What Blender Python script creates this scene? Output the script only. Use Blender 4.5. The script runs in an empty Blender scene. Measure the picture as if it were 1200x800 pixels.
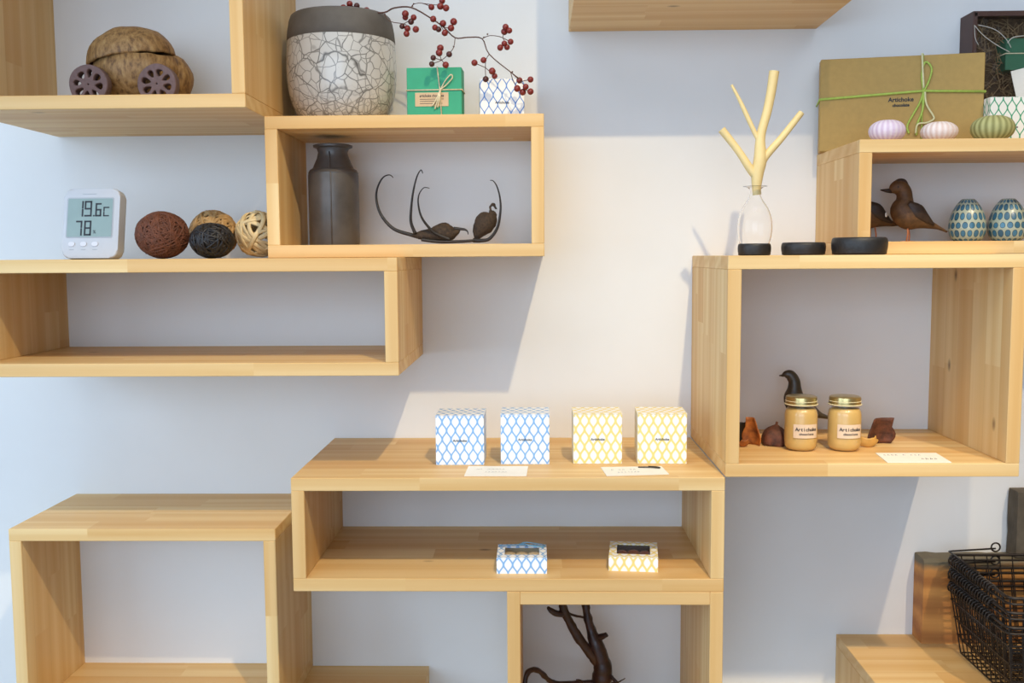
import bpy, bmesh, math, random
from mathutils import Vector, Matrix
PI = math.pi
random.seed(7)
scn = bpy.context.scene
col = scn.collection
EYE = 1.35                       # eye height above the floor

# ------------------------------------------------------------------ camera
PITCH, YAW, ROLL, FPX = 0.08746, -0.02266, -0.006425, 1145.245
fwd = Vector((math.sin(YAW)*math.cos(PITCH), math.cos(YAW)*math.cos(PITCH), -math.sin(PITCH)))
_r = Vector((math.cos(YAW), -math.sin(YAW), 0)); _u = _r.cross(fwd)
rgt = math.cos(ROLL)*_r + math.sin(ROLL)*_u
upv = -math.sin(ROLL)*_r + math.cos(ROLL)*_u
CAM = Vector((0, -1.5, EYE))
cd = bpy.data.cameras.new('camera'); cam = bpy.data.objects.new('camera', cd); col.objects.link(cam)
cd.sensor_width = 36; cd.lens = FPX/1200*36; cd.clip_start = .02
M = Matrix((rgt, upv, -fwd)).transposed().to_4x4(); M.translation = CAM
cam.matrix_world = M
scn.camera = cam

def pix(px, py, y=0.0):
    """point on the vertical plane y (metres in front of the shelf wall, negative)"""
    d = fwd + (px-600)/FPX*rgt - (py-400)/FPX*upv
    return CAM + d*((y-CAM.y)/d.y)

# ------------------------------------------------------------------ world, lights, exposure
scn.view_settings.view_transform = 'Standard'; scn.view_settings.look = 'None'
scn.view_settings.gamma = 1; scn.view_settings.use_curve_mapping = False
scn.view_settings.exposure = -0.1
w = bpy.data.worlds.new('world'); scn.world = w; w.use_nodes = True
w.node_tree.nodes['Background'].inputs[0].default_value = (.62, .80, 1, 1)
w.node_tree.nodes['Background'].inputs[1].default_value = 1.0

def aim(o, target):
    o.rotation_euler = (Vector(target)-o.location).to_track_quat('-Z', 'Y').to_euler()
def area(name, loc, target, sx, sy, power, colr):
    l = bpy.data.lights.new(name, 'AREA'); l.shape = 'RECTANGLE'; l.size = sx; l.size_y = sy
    l.energy = power; l.color = colr
    o = bpy.data.objects.new(name, l); col.objects.link(o); o.location = loc; aim(o, target); return o
def spot(name, loc, target, power, colr, ang, blend, rad=.018):
    l = bpy.data.lights.new(name, 'SPOT'); l.energy = power; l.color = colr
    l.spot_size = math.radians(ang); l.spot_blend = blend; l.shadow_soft_size = rad
    o = bpy.data.objects.new(name, l); col.objects.link(o); o.location = loc; aim(o, target); return o
area('window_daylight', (-2.15, -1.9, 1.65), (0, -1.2, 1.25), 2.2, 1.5, 33, (.54, .75, 1))
area('front_window_fill', (-.6, -4.1, 1.7), (0, 0, 1.4), 2.6, 1.6, 47, (.60, .77, 1))  # fill added from behind the camera, set at an unseen window
area('overhead_fill', (.1, -1.75, 2.92), (.1, -1.75, 0), 3.0, 1.6, 21, (.90, .93, 1))  # soft overhead fill added to lift upward-facing boards, not a fixture
spot('ceiling_spot_left', (.35, -1.4, EYE+1.30), (-.18, 0, .50), 92, (1, .80, .47), 54, .8)
spot('ceiling_spot_right', (1.0, -1.5, EYE+1.40), (1.03, 0, .50), 90, (1, .80, .53), 47, .6)

# ------------------------------------------------------------------ materials
def srgb(r, g, b):
    f = lambda c: (c/255/12.92) if c/255 <= .04045 else ((c/255+.055)/1.055)**2.4
    return (f(r), f(g), f(b), 1)
def newmat(name):
    m = bpy.data.materials.new(name); m.use_nodes = True
    nt = m.node_tree; b = nt.nodes['Principled BSDF']; return m, nt, b
def nd(nt, t, **k):
    n = nt.nodes.new(t)
    for a, v in k.items(): setattr(n, a, v)
    return n
def mixc(nt, fac, a, b, bt='MIX'):
    n = nt.nodes.new('ShaderNodeMix'); n.data_type = 'RGBA'; n.blend_type = bt
    for i, v in ((0, fac), (6, a), (7, b)):
        if hasattr(v, 'links'): nt.links.new(v, n.inputs[i])
        else: n.inputs[i].default_value = v
    return n.outputs[2]
def mth(nt, op, a, b=None, c=None, clamp=False):
    n = nt.nodes.new('ShaderNodeMath'); n.operation = op; n.use_clamp = clamp
    for i, v in enumerate((a, b, c)):
        if v is None: continue
        if hasattr(v, 'links'): nt.links.new(v, n.inputs[i])
        else: n.inputs[i].default_value = v
    return n.outputs[0]
def ramp(nt, fac, stops):
    n = nt.nodes.new('ShaderNodeValToRGB'); e = n.color_ramp.elements
    while len(e) < len(stops): e.new(.5)
    for i, (p, c) in enumerate(stops): e[i].position = p; e[i].color = c
    nt.links.new(fac, n.inputs[0]); return n.outputs[0]
def mapping(nt, scale, coord='Object', loc=None):
    t = nd(nt, 'ShaderNodeTexCoord'); m = nd(nt, 'ShaderNodeMapping')
    nt.links.new(t.outputs[coord], m.inputs[0]); m.inputs['Scale'].default_value = scale
    if loc is not None: nt.links.new(loc, m.inputs['Location'])
    return m.outputs[0]
def noise(nt, vec, scale, detail=4, rough=.55, dist=0):
    n = nd(nt, 'ShaderNodeTexNoise'); nt.links.new(vec, n.inputs['Vector'])
    n.inputs['Scale'].default_value = scale; n.inputs['Detail'].default_value = detail
    n.inputs['Roughness'].default_value = rough; n.inputs['Distortion'].default_value = dist
    return n.outputs['Fac']
def bump(nt, b, h, strength=.3, dist=.001):
    n = nd(nt, 'ShaderNodeBump'); n.inputs['Strength'].default_value = strength
    n.inputs['Distance'].default_value = dist
    nt.links.new(h, n.inputs['Height']); nt.links.new(n.outputs[0], b.inputs['Normal'])

def simple(name, c, rough=.6, metal=0, var=.12, scale=40, bmp=.15, spec=.5, coat=0, c2=None):
    m, nt, b = newmat(name)
    v = mapping(nt, (1, 1, 1)); f = noise(nt, v, scale, 5)
    lo = tuple(x*(1-var) for x in c[:3])+(1,); hi = tuple(min(1, x*(1+var)) for x in c[:3])+(1,)
    if c2: lo = c2; hi = c
    nt.links.new(ramp(nt, f, [(.3, lo), (.7, hi)]), b.inputs['Base Color'])
    b.inputs['Roughness'].default_value = rough; b.inputs['Metallic'].default_value = metal
    b.inputs['Specular IOR Level'].default_value = spec; b.inputs['Coat Weight'].default_value = coat
    if bmp: bump(nt, b, noise(nt, v, scale*3, 3), bmp, .0008)
    return m

def wood_mat(name, light, dark, stave=.042, rough=.48, tint=.55):
    m, nt, b = newmat(name)
    L = nt.links
    oi = nd(nt, 'ShaderNodeObjectInfo')
    off = nd(nt, 'ShaderNodeCombineXYZ')
    for i, k in enumerate((7.3, 3.1, 5.7)): L.new(mth(nt, 'MULTIPLY', oi.outputs['Random'], k), off.inputs[i])
    t = nd(nt, 'ShaderNodeTexCoord'); a = nd(nt, 'ShaderNodeVectorMath', operation='ADD')
    L.new(t.outputs['Object'], a.inputs[0]); L.new(off.outputs[0], a.inputs[1])
    s = nd(nt, 'ShaderNodeSeparateXYZ'); L.new(a.outputs[0], s.inputs[0])
    row = mth(nt, 'FLOOR', mth(nt, 'DIVIDE', s.outputs[1], stave))
    w1 = nd(nt, 'ShaderNodeTexWhiteNoise', noise_dimensions='1D'); L.new(row, w1.inputs['W'])
    seg = mth(nt, 'FLOOR', mth(nt, 'ADD', mth(nt, 'DIVIDE', s.outputs[0], .33), mth(nt, 'MULTIPLY', w1.outputs[0], 9)))
    cb = nd(nt, 'ShaderNodeCombineXYZ'); L.new(row, cb.inputs[0]); L.new(seg, cb.inputs[1])
    w2 = nd(nt, 'ShaderNodeTexWhiteNoise', noise_dimensions='3D'); L.new(cb.outputs[0], w2.inputs['Vector'])
    # grain coordinate: stretched along the board, shifted for each stave
    sh = nd(nt, 'ShaderNodeVectorMath', operation='MULTIPLY_ADD')
    L.new(w2.outputs[1], sh.inputs[0]); sh.inputs[1].default_value = (3, 3, 3); L.new(a.outputs[0], sh.inputs[2])
    mp = nd(nt, 'ShaderNodeMapping'); L.new(sh.outputs[0], mp.inputs[0]); mp.inputs['Scale'].default_value = (1.1, 16, 16)
    wv = nd(nt, 'ShaderNodeTexWave', wave_type='RINGS', rings_direction='X')
    L.new(mp.outputs[0], wv.inputs[0]); wv.inputs['Scale'].default_value = .95; wv.inputs['Distortion'].default_value = 6
    wv.inputs['Detail'].default_value = 2; wv.inputs['Detail Scale'].default_value = .8
    mp2 = nd(nt, 'ShaderNodeMapping'); L.new(sh.outputs[0], mp2.inputs[0]); mp2.inputs['Scale'].default_value = (4, 220, 220)
    fine = noise(nt, mp2.outputs[0], 1, 4)
    g = mth(nt, 'ADD', mth(nt, 'MULTIPLY', wv.outputs['Fac'], .46), mth(nt, 'MULTIPLY', fine, .6))
    c0 = mixc(nt, mth(nt, 'MULTIPLY', g, .75, clamp=True), light, dark)
    c1 = mixc(nt, mth(nt, 'MULTIPLY', w2.outputs[0], tint), c0, tuple(x*k for x, k in zip(dark[:3], (.93, .82, .70)))+(1,))
    # thin glue lines between staves
    fr = mth(nt, 'FRACT', mth(nt, 'DIVIDE', s.outputs[1], stave))
    ln = mth(nt, 'LESS_THAN', fr, .014)
    c2 = mixc(nt, mth(nt, 'MULTIPLY', ln, .22), c1, (.22, .10, .04, 1))
    # sparse knots
    vm = nd(nt, 'ShaderNodeMapping'); L.new(a.outputs[0], vm.inputs[0]); vm.inputs['Scale'].default_value = (5, 9, 9)
    vo = nd(nt, 'ShaderNodeTexVoronoi'); L.new(vm.outputs[0], vo.inputs['Vector']); vo.inputs['Scale'].default_value = 1
    kn = mth(nt, 'SUBTRACT', 1, mth(nt, 'DIVIDE', vo.outputs['Distance'], .055), clamp=True)
    c3 = mixc(nt, kn, c2, (.16, .07, .025, 1))
    L.new(c3, b.inputs['Base Color']); b.inputs['Roughness'].default_value = rough
    b.inputs['Specular IOR Level'].default_value = .35
    bump(nt, b, g, .08, .0006)
    return m
def stripes_wall():
    m, nt, b = newmat('wall_paint')
    v = mapping(nt, (1, 1, 1)); f = noise(nt, v, 6, 5)
    nt.links.new(ramp(nt, f, [(.2, srgb(227, 226, 224)), (.8, srgb(232, 231, 230))]), b.inputs['Base Color'])
    b.inputs['Roughness'].default_value = .85; bump(nt, b, noise(nt, v, 260, 3), .05, .0006)
    return m
def pattern_mat(name, line, paper, cx=.0119, cz=.0236, w=.085):
    """printed lattice of pointed ovals, staggered rows"""
    m, nt, b = newmat(name); L = nt.links
    t = nd(nt, 'ShaderNodeTexCoord'); s = nd(nt, 'ShaderNodeSeparateXYZ'); L.new(t.outputs['UV'], s.inputs[0])
    u = mth(nt, 'DIVIDE', s.outputs[0], cx); v = mth(nt, 'DIVIDE', s.outputs[1], cz)
    a = mth(nt, 'ABSOLUTE', mth(nt, 'SUBTRACT', u, mth(nt, 'ROUND', u)))
    c = mth(nt, 'MULTIPLY', mth(nt, 'ADD', mth(nt, 'COSINE', mth(nt, 'MULTIPLY', v, 2*PI)), 1), .25)
    d = mth(nt, 'ABSOLUTE', mth(nt, 'SUBTRACT', a, c))
    k = mth(nt, 'SUBTRACT', 1, mth(nt, 'DIVIDE', mth(nt, 'SUBTRACT', d, w*.6), w*.7), clamp=True)
    L.new(mixc(nt, k, paper, line), b.inputs['Base Color']); b.inputs['Roughness'].default_value = .55
    return m

PINE_L, PINE_D = srgb(238, 210, 156), srgb(208, 160, 90)
m_pine = wood_mat('pine_board', PINE_L, PINE_D)
m_wall = stripes_wall()
m_floor = simple('floor_concrete', srgb(196, 196, 194), .6, var=.05, scale=4, bmp=.05)
m_white = simple('white_plastic', srgb(184, 186, 192), .4, var=.02, bmp=0)
m_lcd = simple('lcd_grey', srgb(132, 152, 150), .25, var=.04, bmp=0)
m_ink = simple('dark_ink', srgb(34, 36, 44), .6, var=.05, bmp=0)
m_button = simple('pale_button', srgb(205, 206, 214), .45, var=.02, bmp=0)
m_faint = simple('faint_print', srgb(160, 165, 172), .6, var=.02, bmp=0)
m_paper = simple('paper', srgb(240, 236, 226), .8, var=.02, bmp=.05)
m_label = simple('tan_label', srgb(205, 176, 140), .75, var=.04, bmp=.05)
m_labelp = simple('pinkish_label', srgb(222, 196, 168), .7, var=.03, bmp=.05)
m_green = simple('green_paper', srgb(48, 158, 118), .6, var=.04, bmp=.1)
m_dgreen = simple('dark_green_paper', srgb(32, 96, 70), .6, var=.06, bmp=.1)
m_twine = simple('cream_twine', srgb(214, 200, 166), .8, var=.15, scale=300)
m_ribbon = simple('lime_cord', srgb(168, 190, 84), .7, var=.12, scale=200)
m_ribbon2 = simple('cream_cord', srgb(214, 208, 160), .7, var=.1, scale=200)
m_bluetw = simple('blue_twine', srgb(120, 165, 185), .8, var=.1, scale=200)
m_tan = simple('kraft_gold_card', srgb(176, 142, 76), .62, var=.05, scale=120, bmp=.15)
m_brownbox = simple('brown_card', srgb(74, 46, 38), .5, var=.1)
m_straw = simple('shredded_paper', srgb(128, 104, 72), .8, var=.3, scale=90)
m_black = simple('charcoal_wood', srgb(30, 29, 30), .5, var=.3, scale=80, bmp=.4)
m_iron = simple('dark_wire', srgb(56, 48, 42), .38, metal=.6, var=.2)
m_brownball = simple('red_brown_vine', srgb(98, 54, 34), .75, var=.35, scale=120)
m_blackball = simple('black_vine', srgb(24, 20, 22), .45, var=.3, scale=120)
m_wick = simple('tan_vine', srgb(176, 140, 92), .6, var=.25, scale=80)
m_pale = simple('pale_vine', srgb(224, 198, 150), .55, var=.15, scale=60)
m_lotus = simple('lotus_pod', srgb(104, 82, 80), .8, var=.15, scale=150, bmp=.4)
m_metalvase = None
m_branch = simple('peeled_branch', srgb(226, 200, 140), .55, var=.08, scale=30)
m_berry = simple('red_berry', srgb(122, 34, 26), .38, var=.3, scale=70, bmp=.1)
m_berryd = simple('dark_berry', srgb(72, 28, 24), .4, var=.3, scale=70, bmp=.1)
m_twig = simple('twig_bark', srgb(84, 52, 40), .7, var=.25, scale=120)
m_pod = simple('black_pod_horn', srgb(34, 28, 25), .5, var=.4, scale=150, bmp=.5)
m_podb = simple('scaly_pod', srgb(74, 56, 38), .8, var=.55, scale=260, bmp=1, c2=srgb(36, 26, 20))
m_drift = simple('dark_root', srgb(64, 36, 27), .33, var=.5, scale=60, bmp=.9, c2=srgb(26, 14, 11))
m_bird = simple('brown_feather', srgb(92, 64, 36), .6, var=.4, scale=130, bmp=.4)
m_birdd = simple('dark_feather', srgb(52, 37, 27), .55, var=.4, scale=130, bmp=.3)
m_birdm = simple('bronze_bird', srgb(62, 52, 38), .4, var=.35, scale=90, bmp=.3)
m_leg = simple('orange_leg', srgb(190, 120, 80), .6)
m_petal = simple('dried_petal', srgb(206, 124, 54), .6, var=.4, scale=70, bmp=.6, c2=srgb(104, 54, 24))
m_husk = simple('brown_husk', srgb(112, 62, 40), .65, var=.4, scale=110, bmp=.8, c2=srgb(58, 30, 20))
m_yhusk = simple('yellow_husk', srgb(206, 160, 84), .6, var=.2, scale=60)
m_choc = simple('chocolate', srgb(92, 48, 32), .35, var=.2, scale=120)
m_cookie = simple('pale_cookie', srgb(196, 172, 132), .7, var=.12, scale=120)
m_cream = simple('caramel_cream', srgb(204, 168, 100), .35, var=.05, scale=60, bmp=0, coat=.3)
m_gold = simple('gold_lid', srgb(196, 176, 120), .28, metal=.9, var=.05, bmp=0)
m_goldseal = simple('lid_seal', srgb(232, 222, 180), .5, var=.03, bmp=0)
m_blue = pattern_mat('blue_lattice_paper', srgb(128, 176, 226), srgb(244, 244, 244), w=.11)
m_blue2 = pattern_mat('deep_blue_lattice_paper', srgb(84, 134, 200), srgb(238, 236, 232), .0125, .0262, .07)
m_yel = pattern_mat('yellow_lattice_paper', srgb(236, 214, 130), srgb(244, 242, 240), w=.15)
m_grn = pattern_mat('green_lattice_paper', srgb(36, 150, 104), srgb(238, 234, 222), .0122, .0262, .075)

def crackle():
    m, nt, b = newmat('crackle_glaze'); L = nt.links
    v = mapping(nt, (1, 1, 1)); nn = nd(nt, 'ShaderNodeTexNoise'); L.new(v, nn.inputs['Vector']); nn.inputs['Scale'].default_value = 30
    ad = nd(nt, 'ShaderNodeVectorMath', operation='MULTIPLY_ADD'); L.new(nn.outputs['Color'], ad.inputs[0])
    ad.inputs[1].default_value = (.014,)*3; L.new(v, ad.inputs[2])
    def cr(scale, wd):
        vo = nd(nt, 'ShaderNodeTexVoronoi', feature='DISTANCE_TO_EDGE'); L.new(ad.outputs[0], vo.inputs['Vector'])
        vo.inputs['Scale'].default_value = scale
        return mth(nt, 'SUBTRACT', 1, mth(nt, 'DIVIDE', vo.outputs['Distance'], wd), clamp=True)
    s = nd(nt, 'ShaderNodeSeparateXYZ'); L.new(v, s.inputs[0])
    low = mth(nt, 'SUBTRACT', 1, mth(nt, 'DIVIDE', s.outputs[2], .048), clamp=True)
    k = mth(nt, 'MAXIMUM', mth(nt, 'MAXIMUM', cr(30, .028), mth(nt, 'MULTIPLY', cr(64, .055), .8)), mth(nt, 'MULTIPLY', cr(105, .09), low))
    sp = nd(nt, 'ShaderNodeTexVoronoi'); L.new(v, sp.inputs['Vector']); sp.inputs['Scale'].default_value = 110
    dots = mth(nt, 'LESS_THAN', sp.outputs['Distance'], .07)
    k = mth(nt, 'MAXIMUM', k, mth(nt, 'MULTIPLY', dots, .8))
    base = mixc(nt, noise(nt, v, 9), srgb(176, 174, 170), srgb(206, 203, 198))
    L.new(mixc(nt, mth(nt, 'MULTIPLY', k, .95), base, srgb(56, 53, 51)), b.inputs['Base Color'])
    b.inputs['Roughness'].default_value = .3; b.inputs['Coat Weight'].default_value = .4
    return m
m_crackle = crackle()
m_ash = simple('smoked_clay', srgb(92, 86, 80), .7, var=.22, scale=22, bmp=.3)
m_vase = simple('gunmetal_ceramic', srgb(84, 79, 76), .38, metal=.15, var=.28, scale=26, bmp=.25)

def coconut():
    m, nt, b = newmat('coconut_shell')
    v = mapping(nt, (1, 1, .45)); f = noise(nt, v, 170, 5, .65); g = noise(nt, v, 45, 3)
    c = ramp(nt, f, [(.36, srgb(70, 44, 24)), (.47, srgb(132, 98, 56)), (.7, srgb(172, 140, 92))])
    nt.links.new(mixc(nt, mth(nt, 'MULTIPLY', g, .5), c, srgb(146, 108, 62)), b.inputs['Base Color'])
    b.inputs['Roughness'].default_value = .6; bump(nt, b, f, .7, .002)
    return m
m_coco = coconut()
def eggmat():
    m, nt, b = newmat('blue_spot_glaze'); L = nt.links
    t = nd(nt, 'ShaderNodeTexCoord'); s = nd(nt, 'ShaderNodeSeparateXYZ'); L.new(t.outputs['UV'], s.inputs[0])
    v = mth(nt, 'MULTIPLY', s.outputs[1], 7); row = mth(nt, 'FLOOR', v)
    w0 = nd(nt, 'ShaderNodeTexWhiteNoise', noise_dimensions='1D'); L.new(row, w0.inputs['W'])
    u = mth(nt, 'ADD', mth(nt, 'MULTIPLY', s.outputs[0], 17), mth(nt, 'ADD', mth(nt, 'MULTIPLY', row, .5), mth(nt, 'MULTIPLY', w0.outputs[0], .3)))
    cu = mth(nt, 'FLOOR', u); fu = mth(nt, 'SUBTRACT', mth(nt, 'SUBTRACT', u, cu), .5); fv = mth(nt, 'SUBTRACT', mth(nt, 'SUBTRACT', v, row), .5)
    cb = nd(nt, 'ShaderNodeCombineXYZ'); L.new(cu, cb.inputs[0]); L.new(row, cb.inputs[1])
    wn = nd(nt, 'ShaderNodeTexWhiteNoise', noise_dimensions='3D'); L.new(cb.outputs[0], wn.inputs['Vector'])
    d = mth(nt, 'SQRT', mth(nt, 'ADD', mth(nt, 'POWER', mth(nt, 'ABSOLUTE', fu), 2.0), mth(nt, 'POWER', mth(nt, 'ABSOLUTE', fv), 2.0)))
    r = mth(nt, 'ADD', .36, mth(nt, 'MULTIPLY', wn.outputs[0], .07))
    q = mth(nt, 'SUBTRACT', d, r)
    bl = mixc(nt, wn.outputs[0], srgb(66, 122, 150), srgb(44, 88, 110))
    c = mixc(nt, mth(nt, 'GREATER_THAN', q, -.05), bl, srgb(30, 56, 68))
    c = mixc(nt, mth(nt, 'GREATER_THAN', q, .01), c, srgb(166, 174, 154))
    L.new(c, b.inputs['Base Color']); b.inputs['Roughness'].default_value = .3; b.inputs['Coat Weight'].default_value = .2
    return m
m_egg = eggmat()
def urchin_mat(name, a, c):
    m, nt, b = newmat(name); L = nt.links
    t = nd(nt, 'ShaderNodeTexCoord'); s = nd(nt, 'ShaderNodeSeparateXYZ'); L.new(t.outputs['UV'], s.inputs[0])
    st = mth(nt, 'ADD', mth(nt, 'MULTIPLY', mth(nt, 'SINE', mth(nt, 'MULTIPLY', s.outputs[0], 2*PI*20)), .5), .5)
    L.new(mixc(nt, st, a, c), b.inputs['Base Color']); b.inputs['Roughness'].default_value = .7
    v = mapping(nt, (1, 1, 1)); bump(nt, b, noise(nt, v, 500, 2), .5, .0008)
    return m
def glass(name, c=(1, 1, 1, 1), thin=False):
    m, nt, b = newmat(name)
    if thin:
        nt.nodes.remove(b); tr = nd(nt, 'ShaderNodeBsdfTransparent'); gl = nd(nt, 'ShaderNodeBsdfGlossy')
        gl.inputs['Roughness'].default_value = .06
        fr = nd(nt, 'ShaderNodeLayerWeight'); fr.inputs['Blend'].default_value = .12; mx = nd(nt, 'ShaderNodeMixShader')
        v = mapping(nt, (1, 1, 1)); bp = nd(nt, 'ShaderNodeBump'); bp.inputs['Strength'].default_value = .6; bp.inputs['Distance'].default_value = .004
        nt.links.new(noise(nt, v, 18, 2), bp.inputs['Height'])
        nt.links.new(bp.outputs[0], gl.inputs['Normal'])
        nt.links.new(mth(nt, 'ADD', mth(nt, 'MULTIPLY', fr.outputs['Facing'], .13), .03), mx.inputs[0]); nt.links.new(tr.outputs[0], mx.inputs[1]); nt.links.new(gl.outputs[0], mx.inputs[2])
        nt.links.new(mx.outputs[0], nt.nodes['Material Output'].inputs[0])
    else:
        b.inputs['Base Color'].default_value = c; b.inputs['Transmission Weight'].default_value = 1
        b.inputs['Roughness'].default_value = .01; b.inputs['IOR'].default_value = 1.2
    return m
m_glass = glass('clear_glass'); m_film = glass('cellophane', thin=True); m_jarglass = glass('jar_glass', thin=True)
def oldwood(name, a, c, grey):
    m, nt, b = newmat(name); L = nt.links
    v = mapping(nt, (5, 14, 14)); wv = nd(nt, 'ShaderNodeTexWave', bands_direction='Z'); L.new(v, wv.inputs[0])
    wv.inputs['Scale'].default_value = .6; wv.inputs['Distortion'].default_value = 5; wv.inputs['Detail'].default_value = 3
    f = noise(nt, mapping(nt, (6, 120, 120)), 1, 4)
    k = mth(nt, 'ADD', mth(nt, 'MULTIPLY', wv.outputs['Fac'], .55), mth(nt, 'MULTIPLY', f, .45))
    c0 = mixc(nt, k, a, c)
    s = nd(nt, 'ShaderNodeSeparateXYZ'); L.new(mapping(nt, (1, 1, 1)), s.inputs[0])
    e = mth(nt, 'ADD', s.outputs[2], mth(nt, 'MULTIPLY', noise(nt, mapping(nt, (1, 1, 1)), 18), .03))
    g = mth(nt, 'MULTIPLY', mth(nt, 'SUBTRACT', e, grey), 90, clamp=True)
    L.new(mixc(nt, g, c0, srgb(112, 102, 80)), b.inputs['Base Color']); b.inputs['Roughness'].default_value = .65
    bump(nt, b, k, .3, .001)
    return m
m_block = oldwood('old_plank', srgb(222, 158, 84), srgb(148, 88, 42), .128)
m_grey = simple('weathered_grey_wood', srgb(92, 82, 68), .85, var=.3, scale=30, bmp=.6)

# ------------------------------------------------------------------ mesh helpers
def new_bm(): return bmesh.new()
def add_box(bm, x0, x1, y0, y1, z0, z1, mtx=None):
    """box with metric UVs on every face"""
    uv = bm.loops.layers.uv.verify()
    P = [(x0, y0, z0), (x1, y0, z0), (x1, y1, z0), (x0, y1, z0), (x0, y0, z1), (x1, y0, z1), (x1, y1, z1), (x0, y1, z1)]
    vs = [bm.verts.new(p) for p in P]
    for idx, (a, b) in (((0, 3, 2, 1), (0, 1)), ((4, 5, 6, 7), (0, 1)), ((0, 1, 5, 4), (0, 2)), ((2, 3, 7, 6), (0, 2)), ((1, 2, 6, 5), (1, 2)), ((3, 0, 4, 7), (1, 2))):
        f = bm.faces.new([vs[i] for i in idx])
        for l in f.loops: l[uv].uv = (l.vert.co[a]-(x0+x1)/2*(a == 0), l.vert.co[b])
    if mtx is not None: bmesh.ops.transform(bm, matrix=mtx, verts=vs)
    return vs
def bevel(bm, w=.001, seg=1):
    bmesh.ops.bevel(bm, geom=bm.edges[:], offset=w, segments=seg, affect='EDGES', profile=.5)
def crom(pts, n=6):
    """Catmull-Rom resample of tuples of any length"""
    out = []; P = [pts[0]]+list(pts)+[pts[-1]]
    for i in range(1, len(P)-2):
        for k in range(n):
            t = k/n; a, b, c, d = P[i-1], P[i], P[i+1], P[i+2]
            out.append(tuple(.5*((2*b[j])+(-a[j]+c[j])*t+(2*a[j]-5*b[j]+4*c[j]-d[j])*t*t+(-a[j]+3*b[j]-3*c[j]+d[j])*t**3) for j in range(len(b))))
    out.append(tuple(pts[-1])); return out
def add_tube(bm, pts, r, n=8, closed=False, flat=1.0, cap=True):
    """swept tube; r is a number or a list; flat squeezes the section along its second axis"""
    pts = [Vector(p) for p in pts]; N = len(pts)
    rr = r if isinstance(r, (list, tuple)) else [r]*N
    tang = []
    for i in range(N):
        if closed: t = pts[(i+1) % N]-pts[i-1]
        else: t = pts[min(i+1, N-1)]-pts[max(i-1, 0)]
        tang.append(t.normalized() if t.length > 1e-9 else Vector((0, 0, 1)))
    a = tang[0].orthogonal().normalized(); rings = []
    for i in range(N):
        a = (a-tang[i]*a.dot(tang[i]))
        a = a.normalized() if a.length > 1e-6 else tang[i].orthogonal().normalized()
        b = tang[i].cross(a)
        rings.append([bm.verts.new(pts[i]+(a*math.cos(2*PI*k/n)+b*flat*math.sin(2*PI*k/n))*rr[i]) for k in range(n)])
    for i in range(N if closed else N-1):
        A, B = rings[i], rings[(i+1) % N]
        for k in range(n): bm.faces.new((A[k], A[(k+1) % n], B[(k+1) % n], B[k]))
    if not closed and cap:
        bm.faces.new(rings[0][::-1]); bm.faces.new(rings[-1])
def add_lathe(bm, prof, n=40, c=(0, 0, 0), mod=None, sy=1.0):
    """profile [(r,z)...] turned about the vertical axis, with UV (turn, height 0..1)"""
    uv = bm.loops.layers.uv.verify(); rings = []
    for (r, z) in prof:
        if r < 1e-6: rings.append([bm.verts.new((c[0], c[1], c[2]+z))]*n)
        else: rings.append([bm.verts.new((c[0]+r*(mod(2*PI*k/n) if mod else 1)*math.cos(2*PI*k/n), c[1]+sy*r*(mod(2*PI*k/n) if mod else 1)*math.sin(2*PI*k/n), c[2]+z)) for k in range(n)])
    N = len(rings)
    for i in range(N-1):
        A, B = rings[i], rings[i+1]
        for k in range(n):
            q = [(A[k], k, i), (A[(k+1) % n], k+1, i), (B[(k+1) % n], k+1, i+1), (B[k], k, i+1)]
            vs = []; us = []
            for v, a, j in q:
                if v not in vs: vs.append(v); us.append((a/n, j/(N-1)))
            if len(vs) < 3: continue
            f = bm.faces.new(vs)
            for l, u_ in zip(f.loops, us): l[uv].uv = u_
def add_loft(bm, st, n=14):
    """body of elliptical rings along a path in the xz plane: (x, y, z, half_height, half_width)"""
    rings = []; N = len(st)
    for i, (x, y, z, h, wd) in enumerate(st):
        a = st[max(i-1, 0)]; b = st[min(i+1, N-1)]
        t = Vector((b[0]-a[0], 0, b[2]-a[2])).normalized(); p = Vector((-t.z, 0, t.x))
        rings.append([bm.verts.new(Vector((x, y, z))+p*h*math.cos(2*PI*k/n)+Vector((0, wd*math.sin(2*PI*k/n), 0))) for k in range(n)])
    for i in range(N-1):
        for k in range(n): bm.faces.new((rings[i][k], rings[i][(k+1) % n], rings[i+1][(k+1) % n], rings[i+1][k]))
    bm.faces.new(rings[0][::-1]); bm.faces.new(rings[-1])
def add_ball(bm, c, r, sub=2, s=(1, 1, 1)):
    ret = bmesh.ops.create_icosphere(bm, subdivisions=sub, radius=r)
    for v in ret['verts']: v.co = Vector((v.co.x*s[0]+c[0], v.co.y*s[1]+c[1], v.co.z*s[2]+c[2]))
    return ret['verts']
def obj(name, bm, m, parent=None, smooth=False, kind=None, loc=None, rot=None, label=None):
    bmesh.ops.recalc_face_normals(bm, faces=bm.faces[:])
    me = bpy.data.meshes.new(name); bm.to_mesh(me); bm.free(); me.materials.append(m)
    if smooth:
        for p in me.polygons: p.use_smooth = True
    o = bpy.data.objects.new(name, me); col.objects.link(o)
    if parent: o.parent = parent
    if loc is not None: o.location = loc
    if rot is not None: o.rotation_euler = rot
    if kind: o['kind'] = kind
    if label: o['label'] = label
    return o
def smooth_angle(o, ang=35):
    me = o.data
    me.shade_smooth() if hasattr(me, 'shade_smooth') else None
    try: me.set_sharp_from_angle(angle=math.radians(ang))
    except Exception: pass
    return o
def tag(o, label, cat, group=None):
    o['label'] = label; o['category'] = cat
    if group: o['group'] = group
    return o
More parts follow.
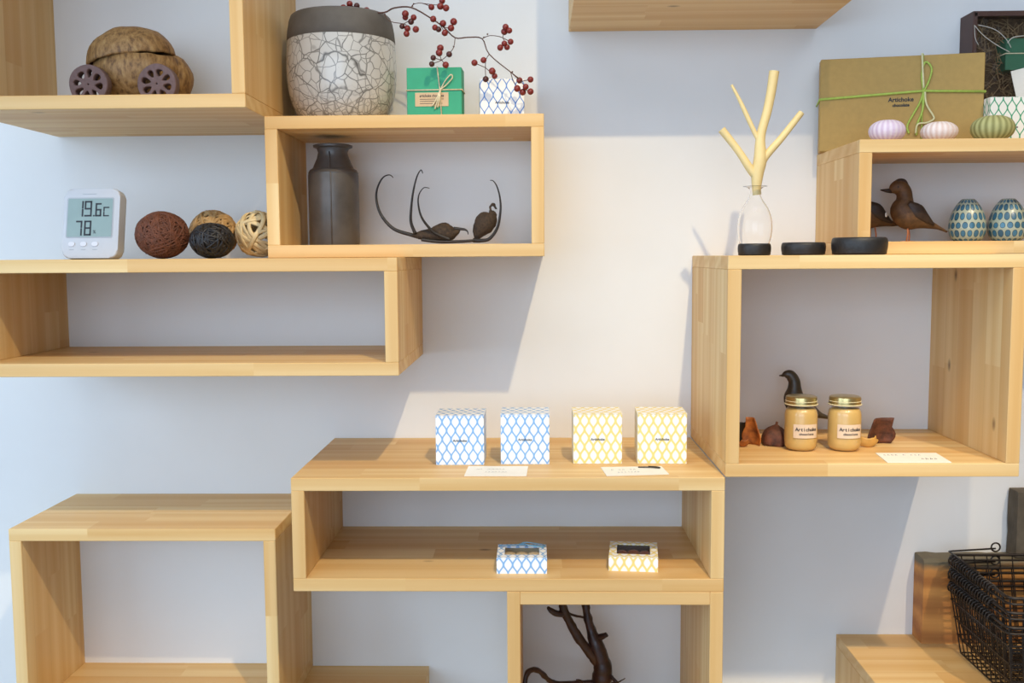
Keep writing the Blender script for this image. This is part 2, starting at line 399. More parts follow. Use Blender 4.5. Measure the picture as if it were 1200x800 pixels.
def thing(name, label, cat, loc=(0, 0, 0), rot=(0, 0, 0), group=None):
    o = bpy.data.objects.new(name, None); col.objects.link(o); o.empty_display_size = .05
    o.location = loc; o.rotation_euler = rot
    return tag(o, label, cat, group)
def text(name, body, size, parent, m, loc, rot=(PI/2, 0, 0), depth=.00015, bold=0.0, sx=1.0, label=None):
    cu = bpy.data.curves.new(name, 'FONT'); cu.body = body; cu.size = size; cu.extrude = depth
    cu.align_x = 'CENTER'; cu.align_y = 'CENTER'; cu.offset = bold; cu.resolution_u = 3
    t = bpy.data.objects.new(name, cu); col.objects.link(t)
    bpy.context.view_layer.update()
    me = bpy.data.meshes.new_from_object(t.evaluated_get(bpy.context.evaluated_depsgraph_get()))
    bpy.data.objects.remove(t); bpy.data.curves.remove(cu)
    me.materials.clear(); me.materials.append(m)
    o = bpy.data.objects.new(name, me); col.objects.link(o); o.parent = parent
    o.location = loc; o.rotation_euler = rot; o.scale = (sx, 1, 1)
    if label: o['label'] = label
    return o

# ------------------------------------------------------------------ the room
RX0, RX1, RY0, CEIL = -2.25, 2.4, -4.25, 2.95
def struct(name, m, boxes, parent=None):
    bm = new_bm()
    for b in boxes: add_box(bm, *b)
    return obj(name, bm, m, parent, kind='structure')
struct('floor', m_floor, [(RX0, RX1, RY0, 0, -.1, 0)])
struct('ceiling', m_wall, [(RX0, RX1, RY0, 0, CEIL, CEIL+.1)])
struct('wall_back', m_wall, [(RX0-.1, RX1+.1, 0, .1, 0, CEIL)])
struct('wall_right', simple('clay_plaster', srgb(150, 118, 88), .85, var=.06, scale=5, bmp=.05), [(RX1, RX1+.1, RY0, 0, 0, CEIL)])
WY0, WY1, WZ0, WZ1 = -3.05, -.75, .85, 2.45
struct('wall_left', m_wall, [(RX0-.1, RX0, RY0, WY0, 0, CEIL), (RX0-.1, RX0, WY1, 0, 0, CEIL), (RX0-.1, RX0, WY0, WY1, 0, WZ0), (RX0-.1, RX0, WY0, WY1, WZ1, CEIL)])
struct('window_1', m_white, [(RX0-.08, RX0+.01, WY0, WY0+.05, WZ0, WZ1), (RX0-.08, RX0+.01, WY1-.05, WY1, WZ0, WZ1), (RX0-.08, RX0+.01, WY0+.05, WY1-.05, WZ0, WZ0+.05), (RX0-.08, RX0+.01, WY0+.05, WY1-.05, WZ1-.05, WZ1)])
FX0, FX1 = -2.1, 1.1
struct('wall_front', m_wall, [(RX0, FX0, RY0-.1, RY0, 0, CEIL), (FX1, RX1, RY0-.1, RY0, 0, CEIL), (FX0, FX1, RY0-.1, RY0, 0, WZ0), (FX0, FX1, RY0-.1, RY0, 2.55, CEIL)])
struct('window_2', m_white, [(FX0, FX0+.05, RY0-.08, RY0+.01, WZ0, 2.55), (FX1-.05, FX1, RY0-.08, RY0+.01, WZ0, 2.55), (FX0+.05, FX1-.05, RY0-.08, RY0+.01, WZ0, WZ0+.05), (FX0+.05, FX1-.05, RY0-.08, RY0+.01, 2.5, 2.55)])  # unseen window, put in to go with the front fill

# ------------------------------------------------------------------ box shelves
T, TB = .017, .0315          # board thickness, depth of the white back
def board(name, parent, L, D, th, loc, rot):
    """board with its length (the grain) along local x, depth along y, thickness z"""
    bm = new_bm(); add_box(bm, -L/2, L/2, -D/2, D/2, -th/2, th/2); bevel(bm, .0007, 1)
    return obj(name, bm, m_pine, parent, loc=loc, rot=rot)
def shelf(label, X0, X1, ZB, ZT, D, sides_through=False):
    root = thing('box_shelf', label, 'shelf', ((X0+X1)/2, 0, EYE+ZB))
    W, H = X1-X0, ZT-ZB; k = .0002
    if sides_through:
        board('top_board', root, W-2*T, D, T, (0, -D/2, H-T/2), (0, 0, 0))
        board('bottom_board', root, W-2*T, D, T, (0, -D/2, T/2), (0, 0, 0))
        hs = H
    else:
        board('top_board', root, W, D, T, (0, -D/2, H-T/2), (0, 0, 0))
        board('bottom_board', root, W, D, T, (0, -D/2, T/2), (0, 0, 0))
        hs = H-2*T
    for s in (-1, 1): board('side_board', root, hs, D, T, (s*(W/2-T/2), -D/2, H/2), (0, -PI/2, 0))
    bm = new_bm(); add_box(bm, -(W/2-T), W/2-T, -TB, 0, T, H-T)
    obj('back_panel', bm, m_wall, root, label='white back panel')
    return root
DP, SH = .2765, .1946
shelf('deep pine box shelf at the upper left corner holding the coconut shell car', -.7259, -.3558, .1852, .55, DP)
shelf('long low deep pine box shelf below the thermometer, empty inside', -.7252, -.1716, -.1508, -.0012, .2710)
shelf('shallow pine box shelf with the grey bottle and curved black seed pods inside', -.3556, .0143, 0-.0010, .1859, SH)
shelf('wide deep pine box shelf in the centre with four patterned cube boxes on top', -.3124, .2413, -.4303, -.2815, .2759)
shelf('pine box shelf under the wide centre shelf with a dark root inside', -.0363, .2410, -.682, -.4305, .2765, True)
shelf('shallow empty pine box shelf at the lower left', -.7235, -.3546, -.6484, -.3695, .2006)
shelf('pine box shelf cut by the bottom edge, directly under the empty lower left shelf', -.69, -.1692, -.88, -.6486, SH)
shelf('large square deep pine box shelf at right with two jars inside', .2416, .6092, -.2808, -.0017, .2764)
shelf('shallow pine box shelf at the upper right with toy birds and blue eggs inside', .4269, .8180, -.0015, .1485, SH)
shelf('pine box shelf at the top edge of the photo, seen only from underneath', .0538, .4223, .3335, .62, SH)
shelf('low deep pine box shelf at the lower right corner carrying wire baskets', .4724, 1.02, -.86, -.5948, DP)
ZA, ZBt, ZBi, ZDt, ZEt, ZEi, ZCt, ZCi, ZIt, ZIi, ZK, ZF = [EYE+v for v in (.2022, .1859, .0160, -.0012, -.2815, -.4133, -.0017, -.2638, .1485, .0155, -.5948, -.665)]

# ------------------------------------------------------------------ coconut car
car = thing('coconut_car', 'toy car made of a coconut shell with lotus pod wheels', 'toy car', (-.545, -.14, ZA))
def bumpy(bm, amp, sc):
    from mathutils import noise as nz
    for v in bm.verts: v.co += v.co.normalized()*amp*nz.noise(v.co*sc)
bm = new_bm()
pr = [(0, .008)]+[(.0600*math.sin(a), .053-.045*math.cos(a)) for a in [.25+.16*i for i in range(9)]]+[(.0570, .0700), (.0535, .0700), (.052, .05)]
add_lathe(bm, pr, 48, sy=.80); bumpy(bm, .0022, 60); obj('lower_shell', bm, m_coco, car, True, loc=(.002, 0, 0))
bm = new_bm()
pr = [(.056, .068), (.0592, .068)]+[(.0600*math.cos(a), .068+.045*math.sin(a)) for a in [.05+.1515*i for i in range(10)]]+[(0, .1132)]
add_lathe(bm, pr, 48, sy=.80); bumpy(bm, .0022, 60)
obj('lid_shell', bm, m_coco, car, True, loc=(.0030, 0, .0005), rot=(0, math.radians(-8), 0))
bm = new_bm(); add_lathe(bm, [(0, 0)]+[(.037*math.sin(a), .037-.037*math.cos(a)) for a in [.2*i for i in range(1, 15)]]+[(0, .074)], 32, sy=.8)
bumpy(bm, .002, 60); obj('rear_shell', bm, m_coco, car, True, loc=(.036, .012, .006))
def wheel_curve():
    cu = bpy.data.curves.new('w', 'CURVE'); cu.dimensions = '2D'; cu.fill_mode = 'BOTH'; cu.extrude = .006; cu.bevel_depth = .0012; cu.bevel_resolution = 1
    def loop(pts):
        s = cu.splines.new('POLY'); s.points.add(len(pts)-1); s.use_cyclic_u = True
        for p, q in zip(s.points, pts): p.co = (q[0], q[1], 0, 1)
    rnd = random.Random(3)
    loop([(.0248*(1+.02*math.sin(3*a))*math.cos(a), .0248*math.sin(a)) for a in [2*PI*i/36 for i in range(36)]])
    loop([(.0022*math.cos(a), .0022*math.sin(a)) for a in [2*PI*i/8 for i in range(8)]])
    for k in range(8):
        th = 2*PI*k/8+.15; L = .0066*(.88+.24*rnd.random()); Wd = .0052*(.8+.3*rnd.random())
        pts = []
        for i in range(16):
            a = 2*PI*i/16; rx = .0144+L*math.cos(a); ty = Wd*math.sin(a)*(1+.35*math.cos(a))
            pts.append((rx*math.cos(th)-ty*math.sin(th), rx*math.sin(th)+ty*math.cos(th)))
        loop(pts)
    for k in (1, 4, 6):
        th = 2*PI*k/8+.5; c = (.0212*math.cos(th), .0212*math.sin(th))
        loop([(c[0]+.0009*math.cos(a), c[1]+.0009*math.sin(a)) for a in [2*PI*i/8 for i in range(8)]])
    t = bpy.data.objects.new('w', cu); col.objects.link(t); bpy.context.view_layer.update()
    me = bpy.data.meshes.new_from_object(t.evaluated_get(bpy.context.evaluated_depsgraph_get()))
    bpy.data.objects.remove(t); bpy.data.curves.remove(cu); me.materials.clear(); me.materials.append(m_lotus); return me
wme = wheel_curve()
for x, a in ((-.0425, .3), (.0489, 1.2)):
    o = bpy.data.objects.new('wheel', wme); col.objects.link(o); o.parent = car
    o.location = (x, -.05, .0268); o.rotation_euler = (PI/2, a, 0)
    bm = new_bm(); add_tube(bm, [(0, 0, -.006), (0, 0, -.036)], .0018, 8); obj('axle_pin', bm, m_twig, o, True)

# ------------------------------------------------------------------ crackle pot, small boxes, berry twig
pc = pix(401, 80, -.09)
pot = thing('crackle_pot', 'round white crackle-glazed pot with a smoked grey rim', 'pot', (pc.x, -.092, ZBt))
prof = [(0, .0), (.044, 0), (.056, .006), (.0655, .018), (.0725, .036), (.0762, .058), (.0770, .080), (.0762, .100), (.0752, .1140)]
bm = new_bm(); add_lathe(bm, crom(prof, 4), 72); obj('pot_body', bm, m_crackle, pot, True)
bm = new_bm(); add_lathe(bm, [(.0752, .1140), (.0758, .1146), (.0746, .128), (.0722, .141), (.0698, .1478), (.0672, .1500), (.0640, .1488), (.0660, .135), (.0690, .114), (.0690, .03), (.04, .012), (0, .011)], 72)
obj('pot_rim', bm, m_ash, pot, True, label='smoked dark grey rim')

def card_box(name, label, X0, X1, yf, dep, z, h, m, yaw=0, group=None, cat='box'):
    root = thing(name, label, cat, ((X0+X1)/2, yf+dep/2, z), (0, 0, yaw), group)
    W = X1-X0; bm = new_bm(); add_box(bm, -W/2, W/2, -dep/2, dep/2, 0, h); bevel(bm, .0006, 1)
    obj('box_body', bm, m, root)
    return root
a = pix(478, 132, -.1); b = pix(540, 80, -.1)
gb = card_box('gift_box', 'green gift box tied with cream twine beside the crackle pot', a.x, b.x+.002, -.105, .034, ZBt, .0775, m_green, math.radians(-2))
W = b.x+.002-a.x
bm = new_bm(); add_box(bm, -.027, .020, -.0178, -.0171, .024, .043); obj('paper_label', bm, m_label, gb)
text('label_print', 'artichoke chocolate', .0052, gb, m_ink, (-.0035, -.01786, .0385), bold=.0001, sx=.82)
for zz, wd in ((.0335, .034), (.0305, .030), (.0275, .032)):
    bm = new_bm(); add_box(bm, -.0205, -.0205+wd, -.0179, -.0178, zz, zz+.0007); obj('label_line', bm, m_ink, gb)
def ring_rect(bm, x0, x1, y0, y1, z, r, axis='z'):
    if axis == 'z': P = [(x0, y0, z), (x1, y0, z), (x1, y1, z), (x0, y1, z)]
    else: P = [(z, y0, x0), (z, y0, x1), (z, y1, x1), (z, y1, x0)]
    P.append(P[0])
    for p, q in zip(P[:-1], P[1:]): add_tube(bm, [p, q], r, 6)
bm = new_bm()
ring_rect(bm, -W/2-.0007, W/2+.0007, -.0182, .0178, .0465, .0009)
add_tube(bm, [(.0105, -.0182, .001), (.0085, -.0184, .044), (.0045, -.0182, .0782)], .0009, 6); add_tube(bm, [(.0045, -.0182, .0782), (.0045, .018, .0782)], .0009, 6)
obj('twine', bm, m_twine, gb, True)
bm = new_bm()
lp = [(.009, -.019, .0465), (.016, -.021, .058), (.024, -.021, .0665), (.0262, -.021, .062), (.018, -.021, .053), (.009, -.0195, .0465)]
add_tube(bm, crom(lp, 5), .0009, 6)
for e in ((-.003, .024), (.001, .020), (.005, .022)): add_tube(bm, crom([(.009, -.0192, .0465), ((.009+e[0])/2+.001, -.022, .034), (e[0], -.0195, e[1])], 5), .0012, 6)
add_ball(bm, (.009, -.019, .0465), .0021, 1)
obj('bow', bm, m_twine, gb, True)
a = pix(561, 131, -.1); b = pix(613, 95, -.1)
bb = card_box('patterned_box', 'small blue lattice box on the shelf below the berry twig tip', a.x, b.x, -.1, .05, ZBt, .0625, m_blue2, math.radians(4))
text('box_print', 'Artichoke', .0048, bb, m_ink, (0, -.0252, .029), bold=.00008)

tw = thing('berry_twig', 'bare twig of small red berries reaching out of the crackle pot', 'twig', (pc.x, -.092, ZBt))
def cp(x, y, d=0): return pix(390+x/4.8, y/4.8, -.130+d)-Vector((pc.x, -.092, ZBt))
inside = Vector((-.02, .02, .03)); lip = Vector((.01, -.03, .135))
main = [cp(*q) for q in ((200, 68), (290, 70), (345, 45), (440, 42), (545, 98), (620, 150), (688, 212), (760, 210), (840, 218), (880, 305), (1000, 405), (1062, 452))]
bm = new_bm()
add_tube(bm, crom([tuple(p) for p in [inside, lip, Vector((.022, -.036, .1565))+Vector((-.006, 0, 0))]+main], 4), [.0013-.0006*i/(4*14) for i in range(4*14+1)], 6)
for pts in ([(120, 60), (60, 48)], [(150, 66, .0), (95, 40)], [(290, 80), (320, 120), (400, 134), (420, 150)], [(400, 134), (440, 110), (455, 98)], [(440, 42), (455, 24), (500, 18), (555, 38)], [(500, 18), (590, 28), (615, 5)], [(590, 28), (637, 45)],
            [(545, 98), (567, 95)], [(560, 105), (600, 135), (630, 185)], [(620, 150), (665, 158), (680, 122)], [(688, 212), (680, 265), (655, 300), (612, 338), (560, 358)], [(612, 338), (598, 297), (605, 270)], [(612, 338), (635, 365)], [(612, 338), (565, 325)],
            [(840, 218), (885, 200), (955, 212), (965, 250)], [(955, 212), (968, 170)], [(955, 212), (1000, 235)], [(880, 305), (862, 335), (858, 380), (860, 440)], [(858, 380), (800, 355)], [(858, 380), (910, 425)], [(1000, 405), (1020, 465), (1068, 515)], [(1000, 405), (1050, 452), (1085, 488)], [(1050, 460), (1112, 447)], [(1068, 500), (1112, 515)]):
    P = [tuple(cp(*q)) for q in pts]
    add_tube(bm, crom(P, 3) if len(P) > 2 else P, .00055, 5)
for q in ((455, 22), (448, 34), (870, 192), (850, 210), (1010, 404), (680, 262), (293, 80)): add_ball(bm, cp(*q), .0013, 1)
obj('stem', bm, m_twig, tw, True)
BER = [(60, 42), (95, 22), (135, 33), (190, 60), (408, 78), (408, 98), (455, 98), (440, 122), (390, 148), (420, 160), (415, 190), (467, 165), (555, 40), (605, 35), (637, 45), (615, 5), (565, 107), (620, 132), (680, 122), (665, 158), (575, 155), (595, 165), (630, 185), (605, 270), (598, 297), (565, 325), (557, 360), (655, 305), (635, 365), (965, 178), (972, 152), (993, 172), (965, 245), (942, 268), (980, 265), (1000, 235), (797, 353), (848, 338), (897, 400), (910, 428), (860, 445), (1037, 498), (1085, 488), (1068, 518), (1112, 515), (1112, 447), (1050, 452)]
bm = new_bm(); add_ball(bm, (0, 0, 0), 1, 2)
for v in bm.verts:
    if v.co.z < -.9: v.co.z += .12
bme = None
DARK = {(135, 33), (440, 122), (390, 148), (655, 305), (557, 360), (565, 325), (860, 445), (595, 165)}
for i, q in enumerate(BER):
    if bme is None:
        o = obj('berry', bm, m_berry, tw, True); bme = o.data; bmd = bme.copy(); bmd.materials.clear(); bmd.materials.append(m_berryd)
    else:
        o = bpy.data.objects.new('berry', bmd if q in DARK else bme); col.objects.link(o); o.parent = tw
    o.location = cp(q[0], q[1], random.uniform(-.006, .004)); s = random.uniform(.0041, .0050)*(.92 if q in DARK else 1)
    o.scale = (s, s, s); o.rotation_euler = (random.random()*6, random.random()*6, 0)

# ------------------------------------------------------------------ thermometer
tc = pix(105.5, 303, -.235)
th = thing('thermometer', 'white digital thermometer and hygrometer showing 19.6 degrees and 78 percent', 'thermometer', (tc.x, -.228, ZDt), (math.radians(-11), 0, math.radians(-3)))
bm = new_bm()
TW, TH, TR = .0755, .0925, .011
def rrect(w_, h_, r, n=6, cx=0, cz=0):
    P = []
    for (sx, sz, a0) in ((1, 1, 0), (-1, 1, PI/2), (-1, -1, PI), (1, -1, 1.5*PI)):
        for i in range(n+1):
            a = a0+PI/2*i/n; P.append((cx+sx*(w_/2-r)+r*math.cos(a), cz+sz*(h_/2-r)+r*math.sin(a)))
    return P
def add_slab(bm, P, y0, y1):
    A = [bm.verts.new((p[0], y0, p[1])) for p in P]; B = [bm.verts.new((p[0], y1, p[1])) for p in P]; n = len(P)
    bm.faces.new(A); bm.faces.new(B[::-1])
    for i in range(n): bm.faces.new((A[i], B[i], B[(i+1) % n], A[(i+1) % n]))
add_slab(bm, rrect(TW, TH, TR, 6, 0, TH/2), -.009, .009)
bmesh.ops.bevel(bm, geom=[e for e in bm.edges if abs(e.verts[0].co.y-e.verts[1].co.y) < 1e-6], offset=.0022, segments=3, affect='EDGES', profile=.5)
obj('case', bm, m_white, th, True); smooth_angle(th.children[0], 40)
bm = new_bm(); add_box(bm, -.022, .022, .0, .0016, 0, .055)
obj('stand', bm, m_white, th, loc=(0, .0095, .0268), rot=(math.radians(38), 0, 0)).location = (0, .0090, .047)
th.children[1].rotation_euler = (math.radians(204), 0, 0)
bm = new_bm(); add_slab(bm, rrect(.0630, .0535, .0022, 4, -.0016, .0535), -.0094, -.0085); obj('bezel', bm, m_faint, th)
bm = new_bm(); add_slab(bm, rrect(.0600, .0505, .0018, 4, -.0016, .0535), -.0097, -.0085); scr = obj('screen', bm, m_lcd, th)
SEG = {'0': 'abcdef', '1': 'bc', '6': 'acdefg', '7': 'abc', '8': 'abcdefg', '9': 'abcdfg', 'c': 'adef'}
def digit(bm, ch, x, z, w_, h_, t_):
    S = {'a': (x, x+w_, z+h_-t_, z+h_), 'd': (x, x+w_, z, z+t_), 'g': (x, x+w_, z+h_/2-t_/2, z+h_/2+t_/2),
         'f': (x, x+t_, z+h_/2+.0003, z+h_), 'e': (x, x+t_, z, z+h_/2-.0003), 'b': (x+w_-t_, x+w_, z+h_/2+.0003, z+h_), 'c': (x+w_-t_, x+w_, z, z+h_/2-.0003)}
    for s in SEG[ch]: q = S[s]; add_box(bm, q[0], q[1], -.01, -.0096, q[2], q[3])
# screen spans x -.0316..0.0284, z .0283...0.0787
X = lambda u: -.0316+.060*u; Zs = lambda v: .0787-.0505*v
for ch, u0, u1, v0, v1 in (('1', .235, .35, .06, .47), ('9', .375, .54, .06, .47), ('6', .62, .755, .12, .47), ('c', .80, .93, .22, .47), ('7', .20, .34, .58, .99-.02), ('8', .385, .545, .58, .97)):
    bm = new_bm(); digit(bm, ch, X(u0), Zs(v1), X(u1)-X(u0), Zs(v0)-Zs(v1), .0021 if ch != 'c' else .0016); obj('screen_digit', bm, m_ink, th)
bm = new_bm(); add_box(bm, X(.573), X(.573)+.002, -.01, -.0096, Zs(.47), Zs(.47)+.002); obj('decimal_point', bm, m_ink, th)
text('percent_sign', '%', .0062, th, m_ink, (X(.62), -.0098, Zs(.88)))
for u in (-.0245, -.0085, .0070):
    bm = new_bm(); add_slab(bm, rrect(.0085, .0058, .0028, 5, u, .0185), -.0100, -.0088); obj('button', bm, m_button, th)
    bm = new_bm(); add_box(bm, u-.003, u+.003, -.0093, -.0089, .0108, .0116); obj('button_mark', bm, m_faint, th)
bm = new_bm(); add_box(bm, -.013, .006, -.0093, -.0089, .0848, .0855); obj('name_mark', bm, m_faint, th)

# ------------------------------------------------------------------ vine balls
def vine_ball(name, label, c, R, m, count, r, flat, core, wob, seed, core_mat=None, sq=1.0):
    rnd = random.Random(seed); root = thing(name, label, 'ball', c)
    root.scale = (1, 1, sq)
    bm = new_bm()
    for k in range(count):
        n = Vector((rnd.gauss(0, 1), rnd.gauss(0, 1), rnd.gauss(0, 1))).normalized(); u_ = n.orthogonal().normalized(); v_ = n.cross(u_)
        off = rnd.uniform(-.55, .55)*R; lvl = R-r*.6-rnd.random()*r*1.2; ph = rnd.random()*6; pts = []
        N = 26
        for i in range(N):
            a = 2*PI*i/N; p = (u_*math.cos(a)+v_*math.sin(a))*math.sqrt(max(R*R-off*off, 1e-6))+n*(off+wob*R*math.sin(3*a+ph))
            pts.append(p.normalized()*(lvl+.25*r*math.sin(5*a+ph)))
        add_ring(bm, pts, r*rnd.uniform(.75, 1.25), flat)
    obj('woven_vine', bm, m, root, True)
    if core:
        bm = new_bm(); add_ball(bm, (0, 0, 0), R*core, 3); obj('core', bm, core_mat or m, root, True)
    return root
def add_ring(bm, pts, r, flat):
    """closed strap lying on a ball: wide along the surface, thin outwards"""
    N = len(pts); rings = []
    for i in range(N):
        t = (pts[(i+1) % N]-pts[i-1]).normalized(); o = pts[i].normalized(); s = t.cross(o).normalized()
        rings.append([bm.verts.new(pts[i]+s*r*math.cos(2*PI*k/6)+o*r*flat*math.sin(2*PI*k/6)) for k in range(6)])
    for i in range(N):
        A, B = rings[i], rings[(i+1) % N]
        for k in range(6): bm.faces.new((A[k], A[(k+1) % 6], B[(k+1) % 6], B[k]))
c1 = pix(192, 275.5, -.2)
vine_ball('vine_ball', 'red-brown vine ball beside the thermometer', (c1.x, -.205, ZDt+.0315), .0345, m_brownball, 85, .0012, 1.1, .93, .10, 1, None, .90)
c2 = pix(250, 281, -.2)
vine_ball('vine_ball', 'black vine ball in front of the tan one', (c2.x, -.205, ZDt+.0238), .0292, m_blackball, 60, .0015, .9, .92, .08, 2, None, .81)
c3 = pix(248, 270, -.13)
vine_ball('vine_ball', 'tan vine ball behind the black one', (c3.x, -.122, ZDt+.0345), .0345, m_wick, 46, .0020, .7, .86, .09, 3, m_twig)
c4 = pix(301, 271, -.13)
vine_ball('vine_ball', 'pale openwork vine ball against the side of the next shelf', (c4.x, -.120, ZDt+.0340), .0340, m_pale, 24, .0030, .40, 0, .06, 4)

# ------------------------------------------------------------------ grey bottle and seed pods
v0 = pix(391.5, 240, -.11)
vs = thing('bottle_vase', 'dark gunmetal bottle vase with a flared lip', 'vase', (v0.x, -.11, ZBi))
prof = [(0, 0), (.034, 0), (.0352, .002), (.0352, .098), (.0346, .1005), (.0350, .1015), (.0325, .1060), (.0300, .1070), (.0285, .1085), (.0225, .122), (.0205, .130), (.0225, .1355), (.0272, .1375), (.0275, .1400), (.0255, .1408), (.020, .139), (.0165, .125), (.024, .11), (.03, .09), (.03, .02), (0, .018)]
bm = new_bm(); add_lathe(bm, prof, 56); smooth_angle(obj('vase_body', bm, m_vase, vs, True), 40)
bm = new_bm(); add_tube(bm, [(.003, -.0355, .001), (.003, -.0355, .099), (.001, -.0305, .1065), (0, -.0235, .121), (-.001, -.0212, .130)], .0009, 6); obj('seam', bm, m_vase, vs, True)

def pp(x, y, d=0): return pix(430+x/7.06, 190+y/7.06, -.11+d)
def curve_tube(bm, P, r0, r1, d=0, d1=None, n=8, sub=6, org=None):
    d1 = d if d1 is None else d1; N = len(P)
    pts = crom([tuple(pp(x, y, d+(d1-d)*i/(N-1))-org) for i, (x, y) in enumerate(P)], sub)
    K = len(pts)-1; add_tube(bm, pts, [r0+(r1-r0)*(i/K)**1.3 for i in range(K+1)], n)
o1 = pp(560, 655); o1.z = ZBi
pd = thing('seed_pod', 'three-horned black devil\'s claw seed pod lying nearest the grey bottle', 'seed pod', o1)
for P, r0, r1, d, d1 in (([(218, 128), (185, 105), (130, 130), (85, 220), (80, 320), (120, 440), (220, 550), (370, 602), (470, 628)], .0006, .0034, .012, 0), ([(462, 92), (445, 65), (410, 130), (380, 260), (365, 400), (365, 500), (400, 590)], .0006, .0026, -.02, -.004), ([(517, 215), (470, 212), (430, 270), (425, 350), (450, 450), (500, 525), (570, 590), (690, 640)], .0005, .0026, -.03, -.006), ([(838, 598), (830, 570), (800, 555), (720, 548)], .0005, .0028, -.004, 0), ([(450, 640), (600, 658), (760, 656), (880, 648)], .0024, .0020, -.006, -.006)):
    bm = new_bm(); curve_tube(bm, P, r0, r1, d, d1, org=o1); obj('horn', bm, m_pod, pd, True)
bm = new_bm(); st = []
for x, y, h, wd in ((370, 604, 8, 8), (450, 605, 38, 34), (540, 598, 56, 48), (630, 578, 78, 56), (690, 585, 64, 50), (740, 578, 28, 32), (770, 560, 8, 10)):
    p = pp(x, y)-o1; st.append((p.x, p.y, p.z, h/7.06*1.39/FPX, wd/7.06*1.39/FPX))
add_loft(bm, crom(st, 4), 16)
from mathutils import noise as NZ
for v in bm.verts: v.co += Vector((0, 0, .0014*NZ.noise(v.co*260)))
obj('pod_body', bm, m_podb, pd, True)
o2 = pp(960, 655); o2.z = ZBi
pd2 = thing('seed_pod', 'single-horned scaly brown seed pod standing at the right end', 'seed pod', o2)
bm = new_bm(); curve_tube(bm, [(1020, 150), (1045, 155), (1075, 200), (1100, 290), (1105, 400), (1080, 540), (1015, 632), (940, 648), (880, 645)], .0005, .0032, -.02, 0, org=o2); obj('horn', bm, m_pod, pd2, True)
bm = new_bm(); st = []
for x, y, h in ((900, 640, 14), (922, 590, 48), (962, 525, 84), (1008, 465, 78), (1032, 425, 40), (1025, 400, 12), (1025, 365, 12), (1045, 352, 14), (1068, 385, 8)):
    p = pp(x, y, .006)-o2; st.append((p.x, p.y, p.z, h/7.06*1.39/FPX, h*.75/7.06*1.39/FPX))
add_loft(bm, crom(st, 4), 16)
for v in bm.verts: v.co += Vector((.0014*NZ.noise(v.co*240), 0, .0014*NZ.noise(v.co*260)))
obj('pod_body', bm, m_podb, pd2, True)

# ------------------------------------------------------------------ glass vase on a dark dish, two more dishes
def dish(label, px, y, R, h, name='dish'):
    c = pix(px, 290, y); bm = new_bm()
    add_lathe(bm, crom([(0, 0), (R*.86, 0), (R*.97, h*.22), (R, h*.6), (R*.98, h*.88), (R*.92, h), (R*.82, h*.97), (R*.74, h*.72), (0, h*.70)], 3), 48)
    o = obj(name, bm, m_black, None, True, loc=(c.x, y, ZCt)); return tag(o, label, 'dish')
dish('smallest black wooden dish, under the glass vase', 884, -.2, .0215, .0155)
dish('black wooden dish between the glass vase and the largest dish', 941.5, -.21, .0282, .0165)
dish('largest black wooden dish, in front of the upper right shelf corner', 1007, -.235, .0345, .0220)
gc = pix(884.5, 260, -.2); gz = ZCt+.0155*.75
gv = thing('glass_vase', 'clear glass bulb vase standing on a small black dish', 'vase', (gc.x, -.2, gz))
prof = [(0, 0), (.0150, 0), (.0185, .003), (.0215, .012), (.0228, .024), (.0218, .036), (.0175, .049), (.0105, .060), (.0072, .067), (.0068, .073), (.0095, .0765), (.0160, .0785)]
outer = crom(prof, 4); inner = [(max(r-.0011, 0), z+.0012 if r < .016 and z < .004 else z-.0002) for r, z in outer][::-1]
bm = new_bm(); add_lathe(bm, outer+inner, 48); obj('glass_bulb', bm, m_glass, gv, True)
br = thing('peeled_branch', 'pale peeled forked branch standing in the glass vase neck', 'branch', (gc.x, -.2, gz+.06))
def gp(x, y, d=0): return pix(820+x/3.336, 70+y/3.336, -.2+d)-Vector((gc.x, -.2, gz+.06))
k = 1.3/FPX
for nm, P, R in (('trunk', [(224, 528), (222, 500), (226, 440), (236, 390), (238, 300), (264, 200), (280, 120), (291, 45)], [4.9, 5.2, 7.2, 7.4, 5.3, 5.2, 5.4, 5.7]),
                 ('fork', [(224, 460), (196, 425), (150, 355), (85, 272)], [5, 4.8, 4.3, 4.6]), ('fork', [(232, 440), (252, 385), (320, 305), (398, 206)], [5.2, 4.6, 4.1, 3.6]), ('fork', [(238, 330), (215, 285), (178, 205), (152, 150), (124, 98)], [2.8, 2.7, 2.6, 2.0, 1.5])):
    bm = new_bm(); dd = {'trunk': 0}.get(nm, .0)
    st = crom([tuple(gp(x, y, dd))+(r*k,) for (x, y), r in zip(P, R)], 5)
    add_tube(bm, [q[:3] for q in st], [q[3] for q in st], 12); smooth_angle(obj(nm, bm, m_branch, br, True), 50)

# ------------------------------------------------------------------ top right: tan box, window box, urchins
A = pix(962, 120, -.040); B = pix(1152, 115, -.080)
Lx = (B-A).xy.length; ya = math.atan2(B.y-A.y, B.x-A.x)
tb = thing('chocolate_box', 'large flat gold-brown box tied with lime green cord', 'box', (A.x, A.y, ZIt), (0, 0, ya))
HT = pix(962, 70, -.04).z-ZIt
bm = new_bm(); add_box(bm, 0, Lx, 0, .034, 0, HT-.002); bevel(bm, .0008); obj('box_body', bm, m_tan, tb)
bm = new_bm(); add_box(bm, -.0012, Lx+.001, -.0012, .020, -.0+.0004, HT); bevel(bm, .001); obj('box_lid', bm, m_tan, tb)
def tl(px, py):   # point on the box face from the photograph, in the box's own frame
    d = fwd+(px-600)/FPX*rgt-(py-400)/FPX*upv
    n = Vector((-math.sin(ya), math.cos(ya), 0)); t = (A-CAM).dot(n)/d.dot(n); P = CAM+d*t-Vector((A.x, A.y, ZIt))
    return (P.x*math.cos(ya)+P.y*math.sin(ya), P.z)
